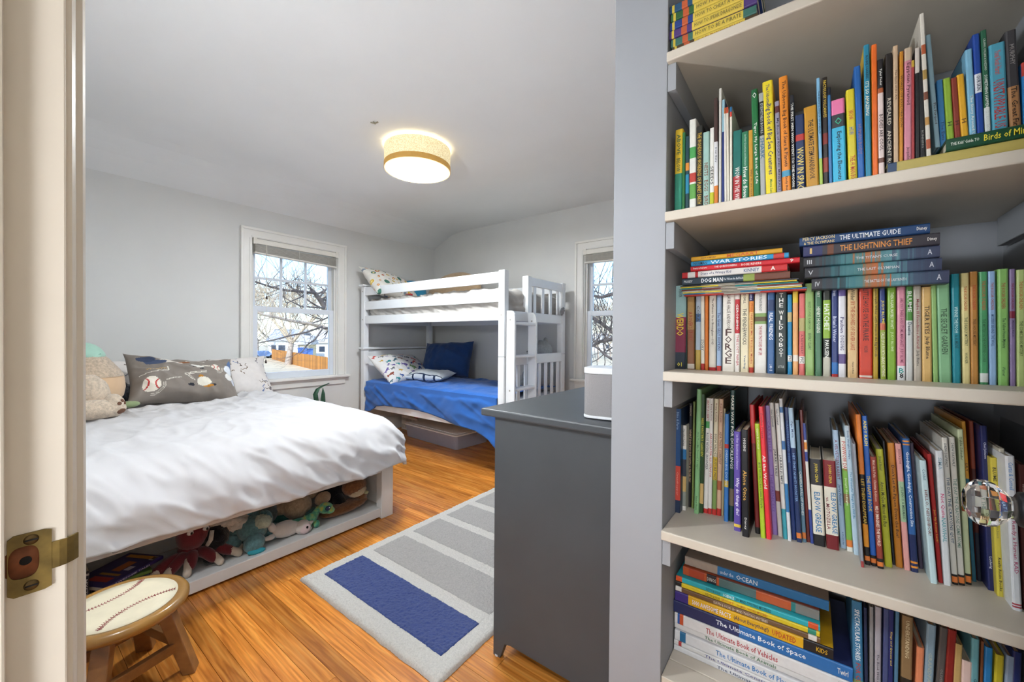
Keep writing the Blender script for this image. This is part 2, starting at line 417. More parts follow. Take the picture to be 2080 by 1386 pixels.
part('rosette', MB().lathe([(.016, -.004), (.022, -.007), (.0255, -.012)], 28, KO, RK), BLK, dr, local=True, smooth=True)

# ------------------------------------------------------------------ windows
PANE = glassy('window_glass', (.97, .985, .985))
def window(name, loc, rz):
    W, ZT, ZS = 1.005, 2.108, .712
    t = thing(name, None, None, loc, rz); t['kind'] = 'structure'
    P = lambda n, mb, **k: part(n, mb, k.pop('mat', TRIM), k.pop('par', t), local=True, **k)
    for s in (0, 1):
        x0, x1 = (0, .092) if s == 0 else (W-.092, W)
        P('casing', MB().box((x0, -.018, ZS), (x1, 0, ZT-.088)).box((x0 if s == 0 else x1-.022, -.030, ZS), (x0+.022 if s == 0 else x1, -.018, ZT-.022)).box((x0+.07 if s == 0 else x1-.085, -.023, ZS), (x0+.085 if s == 0 else x1-.07, -.018, ZT-.095)), bevel=.003)
    P('head_casing', MB().box((0, -.018, ZT-.092), (W, 0, ZT)).box((0, -.030, ZT-.022), (W, -.018, ZT)).box((.085, -.023, ZT-.087), (W-.085, -.018, ZT-.072)), bevel=.003)
    P('sill', MB().box((-.035, -.055, ZS-.026), (W+.035, .05, ZS)), bevel=.006)
    P('apron', MB().box((.005, -.018, ZS-.098), (W-.005, 0, ZS-.026)).box((.005, -.026, ZS-.05), (W-.005, -.018, ZS-.026)), bevel=.004)
    # reveal
    for x0, x1 in ((.086, .1), (W-.1, W-.086)):
        P('side_jamb', MB().box((x0, 0, ZS-.02), (x1, .15, ZT-.08)), bevel=.001)
    P('head_jamb', MB().box((.1, 0, ZT-.09), (W-.1, .15, ZT-.078)))
    P('outer_sill', MB().box((.1, .05, ZS-.02), (W-.1, .17, ZS-.004)))
    for x0, x1 in ((.1, .116), (W-.116, W-.1)):
        P('track', MB().box((x0, .028, ZS), (x1, .036, ZT-.09)).box((x0, .072, ZS), (x1, .078, ZT-.09)), bevel=.001)
    VIN = M('white_vinyl', '#dde2ea', .3, .01, 5)
    # upper sash (outer)
    a0, a1, z0, z1 = .106, W-.106, 1.362, ZT-.092
    us = P('upper_sash', MB().box((a0, .08, z0), (a0+.045, .112, z1)).box((a1-.045, .08, z0), (a1, .112, z1)).box((a0+.045, .08, z0), (a1-.045, .112, z0+.04)).box((a0+.045, .08, z1-.045), (a1-.045, .112, z1)), bevel=.003, mat=VIN)
    g0, g1, h0, h1 = a0+.045, a1-.045, z0+.04, z1-.045
    gw = (g1-g0)/3; zm = 1.67
    for i in (1, 2): P('muntin', MB().box((g0+gw*i-.011, .088, h0), (g0+gw*i+.011, .104, h1)), bevel=.002, mat=VIN, par=us)
    P('muntin', MB().box((g0, .087, zm-.011), (g1, .105, zm+.011)), bevel=.002, mat=VIN, par=us)
    for i in range(3):
        for q0, q1 in ((h0, zm-.009), (zm+.009, h1)):
            P('pane', MB().box((g0+gw*i+(.009 if i else 0), .0945, q0), (g0+gw*(i+1)-(.009 if i < 2 else 0), .0975, q1)), mat=PANE, par=us)
    # lower sash (inner)
    z0, z1 = ZS, 1.402
    ls = P('lower_sash', MB().box((a0, .038, z0), (a0+.052, .07, z1)).box((a1-.052, .038, z0), (a1, .07, z1)).box((a0+.052, .038, z0), (a1-.052, .07, z0+.062)).box((a0+.052, .038, z1-.05), (a1-.052, .07, z1)), bevel=.003, mat=VIN)
    P('pane', MB().box((a0+.052, .0525, z0+.062), (a1-.052, .0555, z1-.05)), mat=PANE, par=ls)
    P('sash_lock', MB().box((W/2-.03, .04, z1), (W/2+.03, .065, z1+.012)), bevel=.004, par=ls, mat=VIN)
    return t
window('window_1', (XA, 1.381, 0), pi/2)
window('window_2', (-1.94, YB, 0), 0)
BLIND = M('blind_vinyl', '#e3dfd6', .5, .03, 20)
SLAT = M('blind_slat', '#f0ebe2', .5, .06, 30)
CORD = M('blind_cord', '#ddd8cc', .8)
def blind(loc, rz, label, tilt=.0, cords=()):
    t = thing('window_blind', label, 'blind', loc, rz)
    P = lambda n, mb, mt, **k: part(n, mb, mt, t, local=True, **k)
    W = 1.005; x0, x1 = .105, W-.105
    P('head_rail', MB().box((x0, -.028, 1.966), (x1, .016, 2.012)), BLIND, bevel=.003)
    P('mounting_bracket', MB().box((x0-.006, -.030, 1.962), (x0+.022, .018, 2.022)), BLIND, bevel=.002)
    P('mounting_bracket', MB().box((x1-.022, -.030, 1.962), (x1+.006, .018, 2.022)), BLIND, bevel=.002)
    mb = MB(); n = 17
    for i in range(n):
        f = i/(n-1)
        zl = 1.958-f*.062; zr = 1.952-f*(.062+tilt); w = .024
        a = .10*sin(i*2.3)
        vs = []
        for (x, z) in ((x0+.006, zl), (x1-.006, zr)):
            for (yy, dz) in ((-w-.006, -.0015+a*.01), (-.006, .0018), (w-.006, -.0015-a*.01)):
                vs += [(x, yy, z+dz), (x, yy, z+dz-.0012)]
        mb.add(vs, [(0, 2, 8, 6), (2, 4, 10, 8), (1, 7, 9, 3), (3, 9, 11, 5), (0, 6, 7, 1), (4, 5, 11, 10)])
    P('slat_stack', mb, SLAT)
    mb = MB(); zl, zr = 1.958-.062-.004, 1.952-.062-tilt-.004
    mb.add([(x0+.004, -.030, zl), (x0+.004, .018, zl), (x1-.004, .018, zr), (x1-.004, -.030, zr), (x0+.004, -.030, zl-.014), (x0+.004, .018, zl-.014), (x1-.004, .018, zr-.014), (x1-.004, -.030, zr-.014)],
           [(0, 1, 2, 3), (7, 6, 5, 4), (0, 3, 7, 4), (1, 5, 6, 2), (0, 4, 5, 1), (3, 2, 6, 7)])
    P('bottom_rail', mb, BLIND, bevel=.003)
    for xx in (x0+.10, W/2, x1-.10):
        P('ladder_string', MB().cyl((xx, -.032, 1.97), (xx, -.032, 1.875-tilt*.6), .0012, n=6), CORD)
    for xx, zz in cords:
        P('pull_cord', MB().tube([(xx, -.034, 1.97), (xx+.002, -.036, (1.97+zz)/2), (xx, -.034, zz)], .0014, 6), CORD)
        P('tassel', MB().lathe([(.0025, .034), (.006, .022), (.009, 0), (0, -.001)], 12, (xx, -.034, zz-.034)), M('dark_wood_tassel', '#3d2f28', .5), smooth=True)
blind((XA, 1.381, 0), pi/2, 'cream slatted blind pulled up in the window beside the large bed', .02, ((.205, 1.50), (.200, .905)))
blind((-1.94, YB, 0), 0, 'cream slatted blind pulled up in the window behind the dresser', .006)

# ------------------------------------------------------------------ ceiling lamp
LC = (-2.245, 1.857)
lamp = thing('ceiling_lamp', 'round drum ceiling lamp with cream woven shade and gold lower band', 'lamp', (*LC, ZC))
R0 = .228; zb, zt = 2.303, 2.452
def ring(r, z0, z1, th, n=64):
    return MB().lathe([(r, z0), (r, z1), (r-th, z1), (r-th, z0), (r, z0)], n, (*LC, 0), caps=False)
shade = emit('lit_lampshade', '#f2e2ae', .20)
# woven shade: fine diamond lattice relief and colour
t = shade.node_tree; bs = t.nodes['Principled BSDF']
vz = _n(t, 'TexVoronoi'); vz.inputs['Scale'].default_value = 150; tc = _n(t, 'TexCoord'); t.links.new(tc.outputs['Object'], vz.inputs['Vector'])
cr = _n(t, 'ValToRGB'); cr.color_ramp.elements[0].color = (*lin('#f3e8c4'), 1); cr.color_ramp.elements[1].color = (*lin('#d8c594'), 1)
cr.color_ramp.elements[0].position = .2; cr.color_ramp.elements[1].position = .7
t.links.new(vz.outputs['Distance'], cr.inputs[0]); t.links.new(cr.outputs[0], bs.inputs['Emission Color']); t.links.new(cr.outputs[0], bs.inputs['Base Color'])
part('shade', ring(R0, zb+.034, zt, .004), shade, lamp, smooth=False)
part('shade_band', ring(R0+.0015, zb, zb+.036, .006), emit('gold_band', '#c79a4e', .08), lamp)
part('rim', ring(R0-.002, zb-.002, zb+.003, .012), emit('lit_rim', '#f6e8bc', .36), lamp)
part('diffuser', MB().lathe([(0, zb+.008), (R0-.012, zb+.008), (R0-.012, zb+.014), (0, zb+.014)], 64, (*LC, 0)), emit('lamp_diffuser', '#f4fbff', LAMP_W), lamp)
part('uplight_block', MB().lathe([(0, zb+.016), (R0-.0065, zb+.016), (R0-.0065, zb+.020), (0, zb+.020)], 64, (*LC, 0)), WHITE, lamp)  # unseen disc added to block the diffuser's upward light on the ceiling
part('top_glow_ring', ring(R0-.001, zt, zt+.008, .02), emit('lit_top_edge', '#ffe9bd', 1.3), lamp)
part('canopy', MB().lathe([(.07, ZC), (.07, ZC-.02), (0, ZC-.021)], 32, (*LC, 0)), WHITE, lamp, smooth=False)
hk = on(760, 248, 'Z', ZC)
solo('ceiling_hook', MB().tube([hk+Vector((-.02, -.012, -.002)), hk+Vector((0, .004, -.008)), hk+Vector((.024, .012, -.002))], .004, 8).tube([hk+Vector((-.012, .016, -.002)), hk+Vector((.01, -.012, -.006))], .003, 8), M('hook_metal', '#a89f8a', .5), 'small bent metal hook in the ceiling next to the round lamp', 'hook', smooth=True)

# ------------------------------------------------------------------ bookcase
SH = [1.848, 1.449, 1.047, .643]
bc = thing('bookcase', 'built-in cream bookcase filled with children\'s books, set in the closet recess', 'bookcase', (.036, 1.27, 0))
for i, z in enumerate(SH):
    part('shelf', MB().box((-.2995, 1.032, z-.024), (.370, 1.497, z)), SHELF, bc, bevel=.003)
    for x0, x1 in ((-.2995, -.279), (.3515, .371)):
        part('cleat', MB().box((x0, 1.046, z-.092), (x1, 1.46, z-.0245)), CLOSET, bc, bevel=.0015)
part('shelf', MB().box((-.2995, 1.050, .236), (.370, 1.1195, .26)), SHELF, bc, bevel=.002)
part('shelf', MB().box((-.2995, 1.1215, .236), (.370, 1.497, .26)), SHELF, bc, bevel=.002)
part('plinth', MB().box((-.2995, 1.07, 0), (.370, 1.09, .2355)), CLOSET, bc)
# ================================================================== books
TEXTS = []          # (curve object, parent, box length, box width, placement function)
INK = {}
def ink(col):
    k = 'ink_'+col.strip('#')
    return M(k, col, .45, .02, 50)
def lettering(parent, X, txt, length, width, col, centre, xdir, ydir, name='lettering', bold=True):
    """text fitted into length x width around `centre`, in the parent's local frame (xdir reading direction, ydir letter tops)"""
    cu = bpy.data.curves.new(name, 'FONT'); cu.body = txt; cu.size = 1; cu.resolution_u = 1; cu.align_x = 'LEFT'
    if bold: cu.offset = .012
    o = bpy.data.objects.new(name, cu); C.objects.link(o)
    TEXTS.append((o, parent, length, width, col, Vector(centre), Vector(xdir), Vector(ydir)))
def book(name, w, d, h, col, M4, label, cat='book', group=None, bands=(), texts=(), soft=False, side=None, pages='#d8cdb6', band_side=False, top_ink=None):
    """w thickness (x), d depth (y, spine at y=0 facing -y), h height (z)"""
    t = thing(name, label, cat, M4.to_translation(), M4.to_3x3(), group)
    bt = .0009 if soft else .0022
    side = side or col
    cov = MB()
    r = min(w*.25, .003)
    # spine: strips between the band edges, slightly rounded
    zs = sorted(set([0, h]+[h*(1-a) for b_ in bands for a in b_[:2]]))
    def colat(z):
        f = 1-z/h; c = col
        for b_ in bands:
            if b_[0] <= f <= b_[1]: c = b_[2]
        return c
    prof = [(0, r), (r*.35, r*.35), (r, 0), (w-r, 0), (w-r*.35, r*.35), (w, r)]
    for z0, z1 in zip(zs[:-1], zs[1:]):
        if z1-z0 < 1e-5: continue
        c = colat((z0+z1)/2)
        vs = [(x, y, z) for z in (z0, z1) for x, y in prof]
        cov.add(vs, [(i, i+1, i+7, i+6) for i in range(5)], c)
    for x0, x1, sg in ((0, bt, 0), (w-bt, w, 1)):
        cov.box((x0, r, 0), (x1, d, h), col=side)
    cov.add([(x, y, z) for z in (0, h) for x, y in prof], [(5, 4, 3, 2, 1, 0), (6, 7, 8, 9, 10, 11)], col)
    part('cover', cov, PRINT, t, local=True, fix=False)
    pg = MB().box((bt, r+.0005, .0005 if soft else .003), (w-bt, d-.001 if soft else d-.004, h-(.0004 if soft else .003)))
    part('pages', pg, PAGES, t, local=True)
    for tx in texts:
        s, a, b = tx[0], tx[1], tx[2]; tc = tx[3]; wf = tx[4] if len(tx) > 4 else .62
        L = (b-a)*h
        up = len(tx) > 5 and tx[5]
        if up == 'u':      # letters stacked upright across the spine
            lettering(t, None, s, w*wf, L, tc, (w/2, -.0004, h*(1-(a+b)/2)), (1, 0, 0), (0, 0, 1))
        else:
            lettering(t, None, s, L, w*wf, tc, (w/2+(tx[6]*w if len(tx) > 6 else 0), -.0004, h*(1-(a+b)/2)), (0, 0, -1), (1, 0, 0))
    return t
def scrib(seed, a, b, n=1):
    return ()
K = dict(w='#e8e6e0', k='#16171b', y='#e3c02f', r='#b8262c', n='#1d2a52', b='#2a5ca8', g='#2f7a45', o='#dd7d22', p='#e9a6a6', c='#e6dcc2', br='#6b452c', dg='#17402f', lb='#a9c8dc', gy='#8d9092', dk='#2d2f35', t='#2b8a96', v='#6a4fa0', lg='#9cc587', lm='#a9bf2c', mr='#7b1c22', gd='#b88b2c')
def cx(c): return K.get(c, c)
def upright_row(crops, rows, shelf, Yd, shelfname, group, kindw='book', fixedY=None, depth=None):
    items = []
    for it in rows:
        cr_, xl, xr, yb, xt, yt, desc, col = it[:8]; opt = it[8] if len(it) > 8 else {}
        ox, oy, s = crops[cr_]
        px = lambda a: ox+a/s
        py = lambda a: oy+a/s
        z0 = shelf+opt.get('lift', 0)
        if fixedY is None and 'Y' not in opt:
            q = on(px(xl), py(yb), 'Z', z0); Y = min(max(q.y, 1.05), 1.30)
        else: Y = opt.get('Y', fixedY)
        A = on(px(xl), py(yb), 'Y', Y); B = on(px(xr), py(yb), 'Y', Y); T = on(px(xt), py(yt), 'Y', Y)
        h = max(T.z-z0, .08)
        lean = atan2(T.x-A.x, T.z-z0) if 'Y' not in opt or fixedY is None or True else 0
        items.append([A.x, B.x, Y, z0, h, lean, desc, col, opt])
    items.sort(key=lambda i: i[0])
    n = len(items)
    for i, (x0, x1, Y, z0, h, lean, desc, col, opt) in enumerate(items):
        lean = max(min(lean, .30), -.30)
        w = max((x1-x0)*cos(lean), .0035)
        prev = items[i-1][6] if i else None; nxt = items[i+1][6] if i < n-1 else None
        if prev and nxt: lab = f"{desc} {kindw} between {prev} and {nxt} on {shelfname}"
        elif nxt: lab = f"{desc} {kindw} leftmost, beside {nxt} one, on {shelfname}"
        else: lab = f"{desc} {kindw} rightmost, beside {prev} one, on {shelfname}"
        if len(lab.split()) > 16: lab = f"{desc} {kindw} after {prev} one on {shelfname}"
        D = min(opt.get('d', depth or h*.72), 1.492-Y)
        # lean about the bottom edge that stays on the shelf
        M4 = Matrix.Translation((x0 if lean >= 0 else x0+0, Y, z0)) @ Matrix.Rotation(lean, 4, 'Y')
        if lean > 0: M4 = Matrix.Translation((0, 0, w*sin(lean))) @ M4
        hh = h/cos(lean)
        tx = opt.get('t', ())
        if isinstance(tx, str): tx = ((tx, .08, .92, opt.get('tc', 'w')),)
        tx = [(q[0], q[1], q[2], cx(q[3]), *q[4:]) for q in tx]
        bands = [(a, b, cx(c_)) for a, b, c_ in opt.get('b', ())]
        book(opt.get('n', 'book'), w, D, hh, cx(col), M4, lab, 'book', group, bands, tx, soft=opt.get('s', False), side=cx(opt.get('side', col)))

C1 = {1: (1340, 0, 3.15), 2: (1700, 0, 3.15)}
row2 = [
 (1,92,140,1350,100,835,'yellow-green','#cfae2b',dict(b=((.52,1,'#2b8068'),),t=(('ABOVE',.06,.3,'#2c5c3a',.5),('BELOW',.34,.5,'#2c5c3a',.5)))),
 (1,142,160,1345,146,850,'thin green','#2e6b3c'),
 (1,163,187,1338,165,875,'dark teal','#22424a',dict(b=((.5,.75,'#2a7fa0'),(.35,.45,'#d98c3a'),))),
 (1,189,232,1330,190,770,'white leafy','#dcdcd4',dict(b=((.58,.68,'#b8443c'),(.3,.42,'#4b9a55'),(.7,.86,'#5f9b4d')))),
 (1,233,274,1325,235,812,'charcoal','#2b2c2a',dict(t='THE WONDROUS WORKINGS OF PLANET EARTH',tc='#c9a63a')),
 (1,277,318,1315,277,850,'pale seafoam','#9dbfb6',dict(t=(('NESTS · EGGS · BIRDS',.4,.98,'#7a4a34',.6),))),
 (1,320,347,1308,322,822,'white and lime','#e2e1da',dict(b=((.8,1,'#b9b92e'),),t=(('SEEDS',.4,.78,'k',.7),))),
 (1,349,374,1302,345,630,'dark russet','#4a3834',dict(b=((.4,.8,'#d9dadd'),(.8,1,'#d07a35')),t=(('Dear Baby',.42,.62,'#333b52',.5),))),
 (1,378,394,1295,380,568,'tall pale grey','#d2d0c8',dict(d=.30)),
 (1,396,413,1290,400,640,'slim navy','#27366f',dict(b=((0,.3,'#8fb4c4'),))),
 (1,415,430,1288,408,692,'slim white','#dcd8cf',dict(b=((0,.06,'#c06a3a'),))),
 (1,432,447,1284,424,688,'slim cream','#ded8c9',dict(b=((0,.06,'#b4482e'),))),
 (1,449,464,1280,448,686,'slim ivory','#e4dfd2',dict(b=((0,.05,'#2d6a9a'),(.05,.1,'#c0433a')))),
 (1,468,523,1278,470,842,'teal and red','#1f6a62',dict(b=((.62,1,'#a72a2f'),),t=(('WOW IN THE WILD',.5,.99,'w',.55),))),
 (1,525,571,1268,524,848,'forest green','#2f7655',dict(t=(('How do flowers',.5,.98,'w',.6),('1st First Questions and Answers',.04,.48,'#b9d6c4',.3)))),
 (1,573,601,1258,568,836,'ochre','#c79432',dict(t=(('Why do we need',.5,.97,'#3c2d10',.5),))),
 (1,603,645,1250,584,578,'bright green','#25703f',dict(b=((.0,.06,'#1c5c34'),),t=(('Tiger, My Large Book of Life',.3,.85,'w',.5),('O',.03,.08,'w',.6)))),
 (1,646,680,1245,633,600,'grey shark','#a7aaa8',dict(b=((.08,.4,'#2a2d2e'),),t=(('EYEWITNESS BOOKS',.1,.38,'#b9bfc0',.5),('SHARK',.42,.62,'#46708c',.75)))),
 (1,682,748,1238,656,530,'tall yellow','#e4cf2d',dict(t=(('The Usborne',.03,.2,'#2b3a6b',.35),('Big book of Big Sea Creatures',.2,.8,'#27366b',.62),('Minna Lacey',.84,.98,'#5b8a3c',.35)))),
 (1,752,781,1225,736,652,'lavender grey','#9490a4',dict(b=((.05,.12,'#5c2c30'),),t=(('My Book of ROCKS AND MINERALS',.16,.95,'#2a2748',.62),))),
 (1,787,843,1215,761,498,'tall orange','#e0882c',dict(t=(('The Usborne Big Book of Stars & Planets',.04,.76,'#3a2210',.55),('Emily Bone',.84,.98,'#3a2210',.35)),b=((.79,.84,'#4a94b4'),))),
 (1,846,871,1205,833,612,'slim black','#23242a',dict(t='THE FIRST MEN WHO WENT TO THE MOON',tc='w')),
 (1,874,934,1198,866,742,'dark navy','#1d3058',dict(b=((.25,.33,'#b3342f'),),t=(('WOW IN SPACE',.42,.99,'#d9c46a',.72),))),
 (1,940,1022,1190,921,692,'mustard','#bd8a27',dict(t=(('THE ULTIMATE STEM HANDBOOK',.16,.86,'#2b2214',.42),))),
 (1,1026,1047,1178,1003,502,'sky blue and green','#7fb4d6',dict(b=((.72,1,'#aac75a'),),t=(('THE ENCYCLOPEDIA OF SCIENCE',.12,.5,'#264a66',.5),))),
 (1,1050,1084,1170,1037,500,'black and red','#26201f',dict(b=((.5,.6,'#7d2a22'),(.72,.85,'#8c3526')),t=(('FACTOLOGY VOLCANOES',.03,.36,'#d8b83a',.6),))),
 (1,1086,1106,1162,1073,560,'slim sky blue','#3f78ae',dict(b=((0,.08,'#202530'),))),
 (1,1110,1197,1150,1096,648,'cyan, pink and grey','#3ab2d8',dict(b=((0,.17,'#e67aa8'),(.17,.32,'#33363c'),(.95,1,'#2c3138')),t=(('Exploring the Elements',.37,.92,'#15202a',.42),('O',.21,.29,'#39b58e',.5)))),
 (2,78,134,1142,57,580,'lime yellow','#d6c62c',dict(t=(('WOW',.22,.32,'r',.6),('HOW',.4,.48,'#3d5fa8',.6),('THE HUMAN BODY',.7,.99,'#b5382e',.6)))),
 (2,138,181,1132,108,430,'royal blue','#2462ac',dict(t=(('HUMAN BODY',.5,.76,'#7f6a8c',.55),))),
 (2,186,224,1118,170,292,'teal with yellow edge','#2b86a4',dict(t=(("IT'S SO AMAZING!",.27,.52,'#e8ecd8',.62),('ROBIE HARRIS',.08,.25,'#1c3140',.42)),side='#d9b53a')),
 (2,230,266,1108,220,290,'vivid orange','#e26a24',dict(side='#e2c04a')),
 (2,270,308,1100,258,385,'pale pink','#dcc9c4',dict(b=((0,.27,'#252225'),(.24,.28,'#a85a34'),(.82,.86,'#6a4438')),t=(('Tyler Feder',.08,.22,'w',.5),('BODIES ARE COOL',.46,.76,'#3b2a26',.62)))),
 (2,316,360,1088,310,348,'dark brown-black','#262120',dict(t=(('REVEALED   ANCIENT ROME',.36,.97,'#c8bfae',.55),))),
 (2,366,397,1062,360,296,'beige','#c9ad8e',dict(t=(('The Story of the Ark',.1,.5,'#6b4c38',.5),))),
 (2,401,425,1050,402,332,'burnt orange','#c98528',dict(t=(('WORLD OF EXPLORATION',.1,.7,'#5b3a18',.6),))),
 (2,431,481,1035,432,312,'dusty pink','#cf8797',dict(b=((0,.1,'#c7b29a'),),t=(('Egyptian Pyramid',.12,.45,'#5a2a30',.55),('Jacqueline Morley',.78,.98,'#4a2a2c',.45)))),
 (2,482,500,1020,478,388,'slim brick red','#a53f42',dict(b=((0,.06,'#c4a23a'),))),
 (2,505,535,1012,500,310,'black with white cap','#1d1d1f',dict(b=((0,.2,'#cfc6bd'),))),
 (2,538,572,1000,522,455,'slim black','#1a1a1d',dict(t=(('RUNNING',.55,.8,'#8c8b86',.4),))),
 (2,583,612,975,530,90,'tall white floral','#d8d2c6',dict(b=((.2,.26,'#b05a38'),(.36,.42,'#a88a4a'),(.5,.55,'#7a4a38'),(.66,.71,'#b98a4a'),(.8,.86,'#b05a3c')),d=.34,Y=1.07)),
]
upright_row(C1, row2, 1.449, 1.08, 'second shelf', 'upright books on the second shelf', fixedY=1.072)
row2b = [
 (2,632,664,893,568,228,'tall pale blue','#93b2be',dict(t=(('The Perquod',.55,.85,'#4a3a34',.6),))),
 (2,666,705,888,638,516,'small blue','#3b7cb0',dict(t=(('The Eats',.62,.92,'#2b3f5e',.5),))),
 (2,708,756,880,680,506,'small lime','#8fb03a',dict(t=(('H',.66,.72,'#3a4a1a',.6),))),
 (2,759,798,875,731,502,'small rust','#8a3a2c',dict(t=(('H',.66,.72,'#3a1a14',.6),))),
 (2,800,848,868,766,482,'small yellow','#e0a92c',dict(t=(('H',.66,.72,'#5a3a10',.6),))),
 (2,852,898,858,820,322,'light blue','#7fb6d2',dict(t=(('The Story Around Us',.5,.97,'w',.5),))),
 (2,903,948,848,868,224,'cobalt','#24489a',dict(b=((.38,.56,'#dfe2e8'),),t=(('OUR SKIN',.4,.54,'#20304f',.55),))),
 (2,952,990,838,920,198,'pine green','#2a6146',dict(b=((.72,1,'#cfd3d0'),),t=(('SOMETHING HAPPENED IN OUR TOWN',.42,.99,'#e4e8e2',.55),('CELANO, COLLINS & HAZZARD',.08,.38,'#c9d4ca',.42)))),
 (2,996,1102,825,972,292,'turquoise','#4f9db4',dict(t=(('UNSTOPPABLE US',.4,.92,'#b3342f',.7),('Yuval Noah Harari',.08,.34,'#c2584a',.4)))),
 (2,1112,1188,810,1074,205,'grey and tan','#3d3b3e',dict(b=((.55,1,'#a8794e'),),t=(('MURPHY',.14,.34,'#8f8b88',.42),('The Great Fire',.56,.97,'#2b1c14',.5)))),
 (2,1197,1260,800,1182,402,'blue and red','#2a7ab8',dict(b=((0,.2,'#b0382e'),))),
]
upright_row(C1, row2b, 1.4955, 1.08, 'the flat books', 'small upright books on the flat stack', fixedY=1.085)

